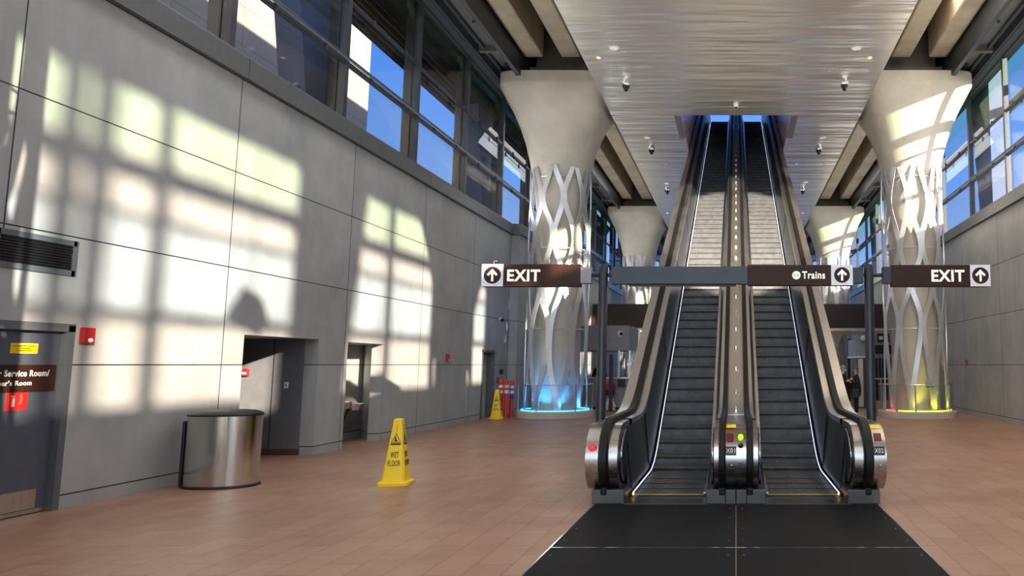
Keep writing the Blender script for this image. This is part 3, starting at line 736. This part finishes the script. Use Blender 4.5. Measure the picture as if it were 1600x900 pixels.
build('plate', MB().box(xd, xd + .004, 7.57, 7.87, 1.72, 1.83), 'yellow', r)
t = MB()
for k in range(8): t.box(xd + .004, xd + .005, 7.575 + k * .037, 7.594 + k * .037, 1.822, 1.83).box(xd + .004, xd + .005, 7.575 + k * .037, 7.594 + k * .037, 1.72, 1.728)
build('stripe_edge', t, 'whiteband', r)
t = MB()
for k, (a, b) in enumerate(((7.61, 7.83), (7.66, 7.78), (7.64, 7.80))): t.box(xd + .004, xd + .005, a, b, 1.796 - .024 * k, 1.802 - .024 * k)
build('print_lines', t, 'lblack', r)
r = thing('extinguisher_sign', (xd, 7.4, 1.2), 'red fire extinguisher pictogram on the grey door', 'sign')
build('plate', MB().box(xd, xd + .005, 7.58, 7.81, 1.12, 1.31), 'redsign', r)
t = MB(); uy = (0, 0, 1); ux = (0, 1, 0)
polyplate(t, [(0, 0), (.03, 0), (.03, .08), (.022, .095), (.008, .095), (0, .08)], (xd + .005, 7.64, 1.16), ux, uy, .001)
polyplate(t, [(0, .1), (.04, .105), (.04, .112), (0, .112)], (xd + .005, 7.63, 1.16), ux, uy, .001)
for k in range(3): polyplate(t, [(0, 0), (.016, .01), (.022, .024), (.014, .04), (.02, .022), (.012, .012)], (xd + .005, 7.72 + .008 * (k % 2), 1.185 + k * .034), ux, uy, .001)
build('pictogram', t, 'lwhite', r)
def red_box(y, z, h, wd, lab, x=-W, s=1):
    r = thing('fire_alarm', (x, y, z), lab, 'alarm')
    build('housing', MB().box(*sorted((x, x + s * .06)), y - wd / 2, y + wd / 2, z, z + h), 'red', r, bevel=.01)
    build('strobe', MB().sphere((x + s * .06, y + wd * .1, z + h * .22), wd * .22, .5, 1, .8), 'whitepl', r)
    return r
red_box(8.345, 1.84, .19, .15, 'red wall fire alarm beside the grey door')
red_box(18.85, 1.68, .2, .13, 'red alarm high on the left wall between the recess and the far cone')
red_box(23.6, 1.6, .16, .12, 'red alarm on the bare right wall', W, -1)
r = thing('fire_alarm', (x0 - .6, 13.0, 1.4), 'small red pull station inside the dark alcove opening', 'alarm')
build('housing', MB().box(-8.86, -8.76, 12.97, 13.03, 1.4, 1.53), 'red', r, bevel=.008); build('handle', MB().box(-8.84, -8.78, 12.955, 12.97, 1.43, 1.47), 'whitepl', r)
r = thing('wall_switch', (-8.1, 13.04, 1.25), 'small white plate on the alcove wall', 'switch')
build('plate', MB().box(-8.12, -8.05, 13.018, 13.04, 1.18, 1.29), 'whitepl', r, bevel=.004); build('rocker', MB().box(-8.1, -8.07, 13.012, 13.018, 1.22, 1.25), 'greybox', r)
r = thing('vent_grille', (-W, 7.75, 2.7), 'dark vent grille in the wall above the grey door', 'vent')
build('frame', MB().box(-W, -W + .02, 7.22, 8.12, 2.60, 2.66).box(-W, -W + .02, 7.22, 8.12, 2.94, 3.0).box(-W, -W + .02, 8.08, 8.14, 2.60, 3.0).box(-W, -W + .02, 7.2, 7.26, 2.6, 3.0), 'dframe', r)
build('mesh', MB().box(-W, -W + .006, 7.26, 8.08, 2.66, 2.94), 'black', r)
sl = MB()
for k in range(9): sl.prism([(-W + .004, 2.67 + k * .03), (-W + .018, 2.685 + k * .03), (-W + .018, 2.689 + k * .03), (-W + .004, 2.68 + k * .03)], 'y', 7.26, 8.08)
build('louver', sl, 'dkmetal', r)

# trash can: flat-backed oval drum
def dshape(cx, cy, ax, ay, n_=40):
    return [(cx + ax * se(2 * PI * k / n_, 2.25)[0], cy + ay * se(2 * PI * k / n_, 2.25)[1]) for k in range(n_)]
cx_, cy_ = -6.86, 9.80
r = thing('trash_can', (cx_, cy_, 0), 'oval stainless steel litter bin with black lid, against the left wall', 'bin')
rg = [[(x, y, z) for x, y in dshape(cx_, cy_, .44 * k, .33 * k)] for z, k in ((.03, 1), (.93, 1.0))]
build('drum', MB().rings(rg), 'can', r, smooth=True)
rg = [[(x, y, z) for x, y in dshape(cx_, cy_, .44 * k, .33 * k)] for z, k in ((0, 1.06), (.02, 1.06), (.035, 1.0))]
build('foot_ring', MB().rings(rg), 'black', r, smooth=True)
rg = [[(x, y, z) for x, y in dshape(cx_, cy_, .44 * k, .33 * k)] for z, k in ((.925, 1.02), (.945, 1.025), (.965, .98), (.99, .8), (1.0, .55))]
ld = build('lid', MB().rings(rg), 'black', r, smooth=True)
build('lid_latch', MB().box(cx_ + .12, cx_ + .17, cy_ - .1, cy_ - .06, .985, 1.005), 'dkmetal', ld, bevel=.004)
build('back_flange', MB().box(cx_ - .46, cx_ - .42, cy_ - .16, cy_ + .2, .0, .86), 'dkmetal', r, bevel=.01)

# wet floor cones
def cone(x, y, rz, lab, k=1.0):
    r = thing('wet_floor_cone', (x, y, 0), lab, 'cone', None); r.rotation_euler = (0, 0, rz)
    a0, a1, h = .165 * k, .055 * k, .87 * k
    def sq(a, z, p=9): return [(a * se(2 * PI * (q + .5) / 32, p)[0], a * se(2 * PI * (q + .5) / 32, p)[1], z) for q in range(32)]
    build('body', MB().rings([sq(a0 * .94, .05), sq(a0 * .93, .06), sq(a1 * 1.05, h - .04), sq(a1, h - .01), sq(a1 * .7, h)]), 'yellow', r, smooth=True, world=False)
    build('base', MB().rings([sq(.20 * k, 0, 7), sq(.20 * k, .035, 7), sq(.175 * k, .055, 7)]), 'yellow', r, smooth=True, world=False)
    for q in range(4):
        R_ = Matrix.Rotation(q * PI / 2, 3, 'Z')
        lean = math.atan((a0 * .93 - a1 * 1.05) / (h - .1))
        def P(z): return a0 * .93 + (a1 * 1.05 - a0 * .93) * (z - .06) / (h - .1)
        ux = R_ @ Vector((1, 0, 0)); nrm = R_ @ Vector((0, -1, 0)); up = R_ @ Vector((0, math.sin(lean), math.cos(lean)))
        t = MB()
        def org(x, z): return R_ @ Vector((x, -P(z) - .002, z))
        text(t, 'WET', org(-.055 * k, .36 * k), ux, up, W=.105 * k, H=.075 * k, bold=.012, depth=.002)
        text(t, 'FLOOR', org(-.08 * k, .25 * k), ux, up, W=.16 * k, H=.075 * k, bold=.012, depth=.002)
        o1 = org(0, .56 * k)
        for (p, q2) in (((-.06, 0), (0, .11)), ((0, .11), (.06, 0)), ((.06, 0), (-.06, 0))):
            pv = Vector(p) * k; qv = Vector(q2) * k; dv = (qv - pv).normalized(); nv = Vector((-dv.y, dv.x)) * .004 * k
            polyplate(t, [tuple(pv - nv), tuple(qv - nv), tuple(qv + nv), tuple(pv + nv)], o1, ux, up, .002)
        polyplate(t, [(-.002 * k, .11 * k), (.002 * k, .11 * k), (.002 * k, .23 * k), (-.002 * k, .23 * k)], o1, ux, up, .002)
        polyplate(t, [(-.065 * k, -.035 * k), (.065 * k, -.035 * k), (.065 * k, -.012 * k), (-.065 * k, -.012 * k)], o1, ux, up, .002)
        polyplate(t, disc(.011 * k, -.008 * k, .062 * k, 10), o1, ux, up, .002)
        polyplate(t, [(-.02 * k, .015 * k), (.03 * k, .012 * k), (.01 * k, .035 * k), (-.0 * k, .055 * k), (-.015 * k, .045 * k)], o1, ux, up, .002)
        build('lettering', t, 'lblack', r, world=False)
    return r
cone(-4.60, 9.95, .14, 'yellow wet floor cone standing alone on the open floor')
cone(-7.15, 21.75, .1, 'yellow wet floor cone by the far corner, beside the red barrier posts')
def bollard(x, y, lab, top, blue):
    r = thing('barrier_post', (x, y, 0), lab, 'barrier', 'red barrier posts')
    build('tube', MB().lathe([(.075, 0), (.062, .08), (.062, top - .06), (.05, top - .02), (.02, top)], x, y, 16), 'orange', r, smooth=True)
    b = MB().lathe([(.064, .78 * top), (.064, .855 * top)], x, y, 16, cap=False).lathe([(.064, .64 * top), (.064, .72 * top)], x, y, 16, cap=False)
    build('reflective_band', b, 'whiteband', r)
    if blue: build('blue_band', MB().lathe([(.065, .5 * top), (.065, .62 * top)], x, y, 16, cap=False), 'blueband', r)
bollard(-7.27, 22.4, 'red barrier post with a blue band, leftmost of the cluster behind the far cone', 1.12, True)
bollard(-7.14, 22.05, 'plain red barrier post, left one of the touching pair', 1.16, False)
bollard(-6.97, 22.05, 'plain red barrier post, right one of the touching pair', 1.16, False)
bollard(-6.95, 22.5, 'red barrier post with a blue band, nearest the blue-lit column', 1.12, True)

# drinking fountains
def fountain(y, z, lab):
    r = thing('drinking_fountain', (-8.45, y, z), lab, 'fountain')
    X0 = -8.45
    build('body', MB().prism([(X0 + .01, z - .12), (X0 + .36, z - .12), (X0 + .40, z - .08), (X0 + .22, z - .52), (X0 + .01, z - .62)], 'y', y - .2, y + .2), 'deck', r, bevel=.01)
    rg = []
    for zz, k in ((z - .13, .9), (z - .03, 1.0), (z, 1.0), (z - .02, .85), (z - .05, .5)):
        rg.append([(X0 + .27 + .26 * k * se(2 * PI * q / 28, 3)[0], y + .23 * k * se(2 * PI * q / 28, 3)[1], zz) for q in range(28)])
    build('basin', MB().rings(rg), 'can', r, smooth=True)
    build('spout', MB().tube([(X0 + .1, y, z - .04), (X0 + .1, y, z + .05), (X0 + .14, y, z + .075)], .014, 8), 'chrome', r)
    build('button', MB().sphere((X0 + .5, y - .05, z - .07), .022), 'black', r)
fountain(14.9, .84, 'upper drinking fountain basin at the near side of the recess'); fountain(15.42, .78, 'lower drinking fountain basin at the far side of the recess')
# far-left end door and its surroundings
door = struct(build('door_2', MB().box(x0 - .1, x0 - .05, 21.47, 22.53, .01, 2.04), 'whiteband'))
build('door_edge', MB().box(x0 - .05, x0 - .04, 22.0, 22.03, .02, 2.0), 'yellow', door)
build('door_frame', MB().box(-W - .2, -W + .02, 21.45, 21.52, 0, 2.04).box(-W - .2, -W + .02, 22.48, 22.55, 0, 2.04).box(-W - .2, -W + .02, 21.45, 22.55, 1.98, 2.05), 'dframe', door)
build('closer', MB().box(-W - .15, -W - .05, 21.6, 22.0, 1.92, 1.97), 'black', door)
r = thing('dome_camera', (-W, 22.9, 3.1), 'small white camera on the left wall above the red barrier posts', 'camera')
build('bracket', MB().box(-W, -W + .08, 22.86, 22.94, 3.02, 3.1), 'whitepl', r); build('lens', MB().sphere((-W + .1, 22.9, 3.02), .06), 'dkmetal', r, smooth=True)
r = thing('card_reader', (-W, 23.2, 1.3), 'black card reader with a red tag on the wall by the barrier posts', 'card reader')
build('housing', MB().box(-W, -W + .04, 23.1, 23.35, 1.3, 1.45), 'black', r, bevel=.006); build('tag', MB().box(-W, -W + .015, 22.85, 23.0, 1.02, 1.22), 'red', r)
# column information plaque on the yellow-lit column's guard
r = thing('info_plaque', (CX, 21.5, 1.0), 'small grey text plaque on the guard rail of the yellow-lit column', 'plaque')
build('panel', MB().prism([(21.56, .96), (21.50, .97), (21.60, 1.14), (21.62, 1.13)], 'x', CX - .0, CX + .28), 'greybox', r)
build('bracket', MB().box(CX + .02, CX + .26, 21.57, 21.62, .94, .98), 'black', r)

# ================================================================== far end of the hall
BY = 36
r = thing('header_band', (0, BY, 3.4), 'deep brown header band spanning the hall behind the escalators', 'header')
build('fascia', MB().box(-7.2, 7.5, BY, BY + .3, 3.42, 4.64), 'band', r); build('soffit', MB().box(-7.2, 7.5, BY + .3, BY + 3, 3.5, 3.6), 'greybox', r)
build('lower_trim', MB().box(-7.2, 7.5, BY - .04, BY + .1, 3.12, 3.24), 'ochre', r); build('upper_trim', MB().box(-7.2, 7.5, BY - .02, BY + .1, 3.3, 3.42), 'steel', r)
# attendant kiosk on the left
KY = 26.2
r = thing('kiosk', (-5.4, KY, 0), 'grey attendant booth with windows, left of the escalators behind the blue-lit column', 'kiosk')
build('counter', MB().box(-7.2, -3.3, KY, KY + .5, .08, 1.12), 'greybox', r); build('plinth', MB().box(-7.2, -3.32, KY + .03, KY + 3, 0, .08), 'black', r)
build('fascia', MB().box(-7.2, -3.88, KY - .05, KY + 3, 2.12, 3.02), 'greybox', r); build('glass_corner', MB().box(-3.88, -3.55, KY, KY + 3, 1.12, 3.0), 'guard', r)
build('window_glass', MB().box(-7.2, -3.6, KY + .04, KY + .05, 1.12, 2.12), 'guard', r)
for x in (-6.0, -4.95, -4.25, -3.86, -3.6): build('mullion', MB().box(x - .03, x + .03, KY, KY + .08, 1.12, 2.12), 'steel', r)
build('shelf', MB().box(-7.2, -3.5, KY - .08, KY + .3, 1.10, 1.15), 'steel', r)
r = thing('dome_camera', (-4.2, KY - .05, 2.75), 'small round camera on the grey booth fascia', 'camera')
build('ring', MB().sphere((-4.2, KY - .07, 2.72), .11, 1, .5, 1), 'whitepl', r, smooth=True); build('lens', MB().sphere((-4.16, KY - .11, 2.72), .065, 1, .8, 1), 'black', r, smooth=True)
r = thing('monitor', (-4.1, KY - .2, 1.15), 'small black monitor on the booth counter', 'monitor')
build('screen', MB().box(-4.25, -4.0, KY - .14, KY - .10, .82, 1.1), 'black', r, bevel=.01); build('glass', MB().box(-4.22, -4.03, KY - .145, KY - .14, .86, 1.07), 'dpanel', r)
r = thing('leaflet_tray', (-4.6, KY - .1, .7), 'red and black leaflet tray on the front of the booth', 'tray')
build('tray', MB().box(-4.75, -4.35, KY - .22, KY, .72, .92), 'redsign', r, bevel=.01); build('pocket', MB().box(-4.7, -4.38, KY - .22, KY, .52, .70), 'black', r, bevel=.01)
r = thing('paper_bag', (-4.5, KY - .4, 0), 'crumpled white bag on the floor before the booth', 'bag')
rg = []
for z, k in ((0, .9), (.15, 1.05), (.3, .8), (.38, .4)): rg.append([(-4.45 + k * .2 * math.cos(q) * random.uniform(.8, 1.1), KY - .45 + k * .13 * math.sin(q), z) for q in [2 * PI * j / 12 for j in range(12)]])
build('bag_body', MB().rings(rg), 'whitepl', r); build('fold', MB().box(-4.55, -4.35, KY - .47, KY - .43, .36, .42), 'whitepl', r)
r = thing('queue_post', (-4.75, 25.3, 0), 'tall dark brown post standing before the booth, beside the sign post', 'post')
build('pole', MB().box(-4.42, -4.30, 25.2, 25.3, 0, 1.98), 'band', r, bevel=.01); build('foot', MB().box(-4.48, -4.24, 25.12, 25.36, 0, .03), 'dkmetal', r)
# right: equipment cabinet, dark pillar, gates, wall sign
r = thing('equipment_cabinet', (4.9, 27, 0), 'tall cabinet with pale glazed top and brown door, right of the escalators', 'cabinet')
build('body', MB().box(4.52, 5.1, 27, 28.6, 0, 1.86), 'brnbase', r); build('glazed_top', MB().box(4.46, 5.15, 26.95, 28.7, 1.92, 2.56), 'greybox', r)
build('door', MB().box(4.56, 4.74, 26.97, 27.0, .05, 1.82), 'deck', r); build('top_rim', MB().box(4.44, 5.17, 26.92, 28.7, 1.86, 1.92), 'whitepl', r)
r = thing('dome_camera', (4.85, 26.9, 2.5), 'white dome camera on the cabinet beside the right sign post', 'camera')
build('arm', MB().box(4.66, 4.78, 26.72, 26.94, 2.60, 2.64).box(4.66, 4.78, 26.90, 26.94, 2.5, 2.64), 'whitepl', r); build('dome', MB().sphere((4.72, 26.72, 2.58), .11, 1, 1, .9), 'whitepl', r, smooth=True)
r = thing('dark_pillar', (4.9, 32, 0), 'black pillar behind the two people', 'pillar')
build('shaft', MB().box(4.95, 5.35, 32, 32.5, .1, 2.75), 'black', r); build('base', MB().box(4.9, 5.4, 31.95, 32.55, 0, .1), 'dkmetal', r)
r = thing('lift_front', (7.0, 33, 0), 'lift doors with a grey front and dark grille, seen past the right sign post', 'lift')
build('surround', MB().box(6.1, 7.5, 33, 33.3, 0, 3.1), 'greybox', r); build('door', MB().box(6.3, 7.3, 32.94, 33, .02, 1.9), 'dpanel', r)
gm = MB()
for k in range(7): gm.box(6.32 + k * .15, 6.34 + k * .15, 32.92, 32.94, .05, 1.88)
build('grille', gm, 'ledw' if False else 'steel', r); build('grille_top', MB().box(6.3, 7.3, 32.94, 33.0, 2.1, 2.5), 'black', r)
r = thing('notice_sign', (6.8, 32.9, 2.7), 'small dark sign high above the lift doors', 'sign')
build('plate', MB().box(6.45, 7.0, 32.86, 32.93, 2.62, 3.02), 'dkmetal', r); build('symbol', MB().box(6.52, 6.7, 32.85, 32.86, 2.74, 2.9).box(6.75, 6.93, 32.85, 32.86, 2.74, 2.9), 'whitepl', r)
r = thing('handrail_barrier', (5.9, 26, 0), 'low steel rail behind the yellow-lit column', 'rail')
build('rail', MB().tube([(4.7, 26.0, 1.1), (7.2, 26.0, 1.1)], .03, 8), 'steel', r)
for x in (5.2, 7.0): build('post', MB().tube([(x, 26, 0), (x, 26, 1.1)], .025, 8), 'steel', r)

# ================================================================== people
def skinned(name, chains, mat, parent, root=0, sub=1):
    """chains: list of lists of ((x,y,z), r); first point of later chains may be an int index to join"""
    vs, es, rs = [], [], []
    for ch in chains:
        prev = None
        for p in ch:
            if isinstance(p, int): prev = p; continue
            vs.append(p[0]); rs.append(p[1]); i = len(vs) - 1
            if prev is not None: es.append((prev, i))
            prev = i
    me = bpy.data.meshes.new(name); me.from_pydata(vs, es, []); o = bpy.data.objects.new(name, me); COL.objects.link(o)
    me.materials.append(M[mat]); m = o.modifiers.new('skin', 'SKIN'); m.use_smooth_shade = True
    for i, r_ in enumerate(rs):
        q = me.skin_vertices[0].data[i]; q.radius = (r_, r_) if not isinstance(r_, tuple) else r_; q.use_root = (i == root)
    s_ = o.modifiers.new('sub', 'SUBSURF'); s_.levels = sub; s_.render_levels = sub
    o.parent = parent; return o
def person(x, y, rz, H_, label, coat, hair, hold=0, pants='coatb', scarf=False):
    r = thing('person', (x, y, 0), label, 'person'); r.rotation_euler = (0, 0, rz); k = H_ / 1.7
    def P(a, b, c): return (a * k, b * k, c * k)
    # faces -Y in its own frame; forearms raised to the chest
    body = [[(P(0, 0, .93), .13 * k), (P(0, 0, 1.12), .12 * k), (P(0, .01, 1.32), .14 * k), (P(0, .01, 1.43), .06 * k), (P(0, -.005, 1.5), .05 * k), (P(0, -.02, 1.58), .082 * k), (P(0, -.015, 1.66), .06 * k)]]
    n0 = 7; hips = []
    for s in (-1, 1):
        body.append([0, (P(s * .09, 0, .84), .085 * k), (P(s * .10, -.01, .48), .055 * k), (P(s * .10, .02, .10), .04 * k), (P(s * .11, -.12, .035), .035 * k)])
    for s in (-1, 1):
        body.append([2, (P(s * .17, .01, 1.38), .055 * k), (P(s * .23, .04, 1.12), .04 * k), (P(s * .15, -.18, 1.14 + hold * .04), .03 * k), (P(s * .08, -.26, 1.20 + hold * .05), .022 * k)])
    body_o = skinned('body', body, 'skin', r, 0, 1)
    hand_i = {-1: 18, 1: 22}
    for s in (-1, 1):
        hx, hy, hz = s * .08, -.26, 1.20 + hold * .05; ch = [[(P(hx, hy, hz), .02 * k), (P(hx - s * .03, hy - .05, hz + .01), .026 * k)]]
        for f_ in range(4):
            L = (.055, .065, .06, .045)[f_]; oz = .024 - f_ * .016
            ch.append([1, (P(hx - s * .045, hy - .075, hz + oz), .0095 * k), (P(hx - s * .07, hy - .075 - L * .4, hz + oz - .005), .008 * k), (P(hx - s * .095, hy - .07 - L * .2, hz + oz - .012), .007 * k)])
        ch.append([0, (P(hx - s * .01, hy - .03, hz + .04), .010 * k), (P(hx - s * .03, hy - .06, hz + .055), .008 * k)])
        skinned('hand', ch, 'skin', body_o, 0, 1)
    skinned('coat', [[(P(0, .005, .64), .21 * k), (P(0, 0, .95), .20 * k), (P(0, 0, 1.14), .185 * k), (P(0, .01, 1.32), .185 * k), (P(0, .01, 1.42), .08 * k)]] + [[3, (P(s * .17, .01, 1.38), .075 * k), (P(s * .235, .04, 1.12), .062 * k), (P(s * .16, -.17, 1.14 + hold * .04), .05 * k)] for s in (-1, 1)], coat, r, 0, 1)
    skinned('trousers', [[(P(0, 0, .9), .16 * k)]] + [[0, (P(s * .09, 0, .82), .105 * k), (P(s * .10, -.01, .48), .078 * k), (P(s * .10, .02, .09), .06 * k)] for s in (-1, 1)], pants, r, 0, 1)
    for s in (-1, 1):
        build('shoe', MB().sphere(P(s * .11, -.06, .04), .05 * k, .9, 2.5, .8), 'black', r, smooth=True, world=False)
    # hair, ears, nose, eyes, mouth
    build('hair', MB().sphere(P(0, .01, 1.625), .105 * k, .95, 1.02, 1.0, z0=-.35), hair, r, smooth=True, world=False)
    fm = MB().sphere(P(0, -.112, 1.575), .016 * k, .8, 1.2, 1.3); 
    for s in (-1, 1): fm.sphere(P(s * .085, -.01, 1.585), .022 * k, .5, .8, 1.3)
    build('face', fm, 'skin', body_o, smooth=True, world=False)
    em = MB()
    for s in (-1, 1): em.sphere(P(s * .032, -.096, 1.60), .009 * k, 1.3, .6, .7)
    em.sphere(P(0, -.1, 1.54), .012 * k, 2, .5, .4); build('eyes', em, 'lblack', body_o, smooth=True, world=False)
    if scarf: build('mask', MB().sphere(P(0, -.085, 1.55), .055 * k, 1, .6, .8), 'whiteband', r, smooth=True, world=False)
    return r
person(3.40, 23.0, 1.2, 1.56, 'grey-haired person in a black jacket and white mask', 'coatb', 'hairg', 1, scarf=True)
person(3.80, 23.0, -1.7, 1.56, 'person in a dark coat with short light brown hair, arms forward', 'coat', 'hairb', 0)
person(-5.2, 27.6, .3, 1.75, 'dark-clothed person inside the grey booth behind its glass', 'coatb', 'coatb', 0)
r = thing('shoulder_bag', (3.8, 22.75, .6), 'black shoulder bag carried by the person in the dark coat', 'bag')
build('pouch', MB().box(3.62, 3.86, 22.68, 22.82, .55, .85), 'black', r, bevel=.03); build('strap', MB().tube([(3.65, 22.75, .84), (3.72, 22.8, 1.1), (3.85, 22.84, 1.28)], .015, 6), 'black', r)

# ================================================================== outside
m = MB().box(-30, -18, -30, 34, -.3, 42)
tw = tag(build('stone_tower', m, 'tower'), 'pale stone building outside the left windows', 'building')
struct(build('roof_annex', MB().box(-11.2, -7.82, Y_A, Y_B, 2.32, 2.5), 'frame'))
def pier(s, ym, lab):
    zb = -.2 if s > 0 else 2.56; zt = 11.2 if s > 0 else 9.75
    o = thing('outdoor_pier', (s * 8.35, ym, zb - .06), lab, 'pier')
    q = 1 if s > 0 else -1
    build('shaft', MB().prism([(ym - q * .75, zb), (ym + q * .30, zb), (ym + q * .42, 6.3), (ym + q * 1.15, zt), (ym - q * .75, zt)], 'x', *sorted((s * 8.1, s * 8.6))), 'pier', o)
    build('footing', MB().box(*sorted((s * 8.0, s * 8.7)), ym - .9, ym + .9, zb - .06, zb), 'ground', o)
ordw = ['first', 'second', 'third', 'fourth', 'fifth', 'sixth', 'seventh']
for s in (-1, 1):
    for i, ym in enumerate([19.85 + BAY * k for k in range(-8, 13, 3)]):
        pier(s, ym, 'tapered grey pier outside the %s windows, %s along the hall' % ('left' if s < 0 else 'right', ordw[i]))
for s in (1,):
    for i, (yy) in enumerate((-10.70, -10.27)):
        tag(build('shadow_pipe', MB().tube([(8.5, yy, -.27), (8.5, yy, 12.3)], .115, 12), 'frame'), 'grey pipe added outside the right windows for its shadow, %s of two' % ('first', 'second')[i], 'pipe')  # unseen pipes added to cast narrow shadow bars on the left wall
    tag(build('shadow_beam', MB().box(8.62, 8.8, Y_A, 60, 9.62, 9.86), 'frame'), 'long steel beam added outside the right windows for its shadow', 'beam')  # beam added to cast the thick shadow bar across the sun patches
r = thing('louvered_overhang', (-8.5, 20, 9.8), 'dark louvered overhang outside the left windows', 'overhang')
build('soffit', MB().box(-9.25, -7.95, Y_A, 45, 10.0, 10.2), 'dkmetal', r); build('fascia', MB().box(-9.3, -9.25, Y_A, 45, 9.8, 12.4), 'dkmetal', r)
for k in range(6): build('louver', MB().prism([(-9.2 + k * .2, 9.8), (-9.17 + k * .2, 9.8), (-9.08 + k * .2, 9.99), (-9.11 + k * .2, 9.99)], 'y', Y_A, 45), 'dkmetal', r)
tag(build('office_block', MB().box(22, 36, 30, 75, -.3, 13), 'tower'), 'low pale building outside the far right windows', 'building')

# unseen panel and block added behind the camera to shadow the left wall
r = thing('shadow_panel', (4.5, .75, 5.4), 'hanging panel added behind the camera for its shadow', 'sign')
build('panel', MB().box(4.47, 4.53, .1, 1.45, 5.36, 5.66), 'signblk', r)
for y in (.3, 1.25): build('hanger', MB().tube([(4.5, y, 5.66), (4.5, y, 11.0)], .012, 6), 'steel', r)
r = thing('shadow_block', (4.5, -2.9, 6.6), 'hanging block added behind the camera for its shadow', 'shadow block')
build('cabinet', MB().prism([(-3.15, 6.5), (-2.8, 6.3), (-2.6, 6.6), (-2.8, 6.95), (-2.95, 6.75)], 'x', 4.3, 4.7), 'black', r)
build('hanger', MB().tube([(4.5, -2.85, 6.85), (4.5, -2.85, 11.0)], .012, 6), 'steel', r)
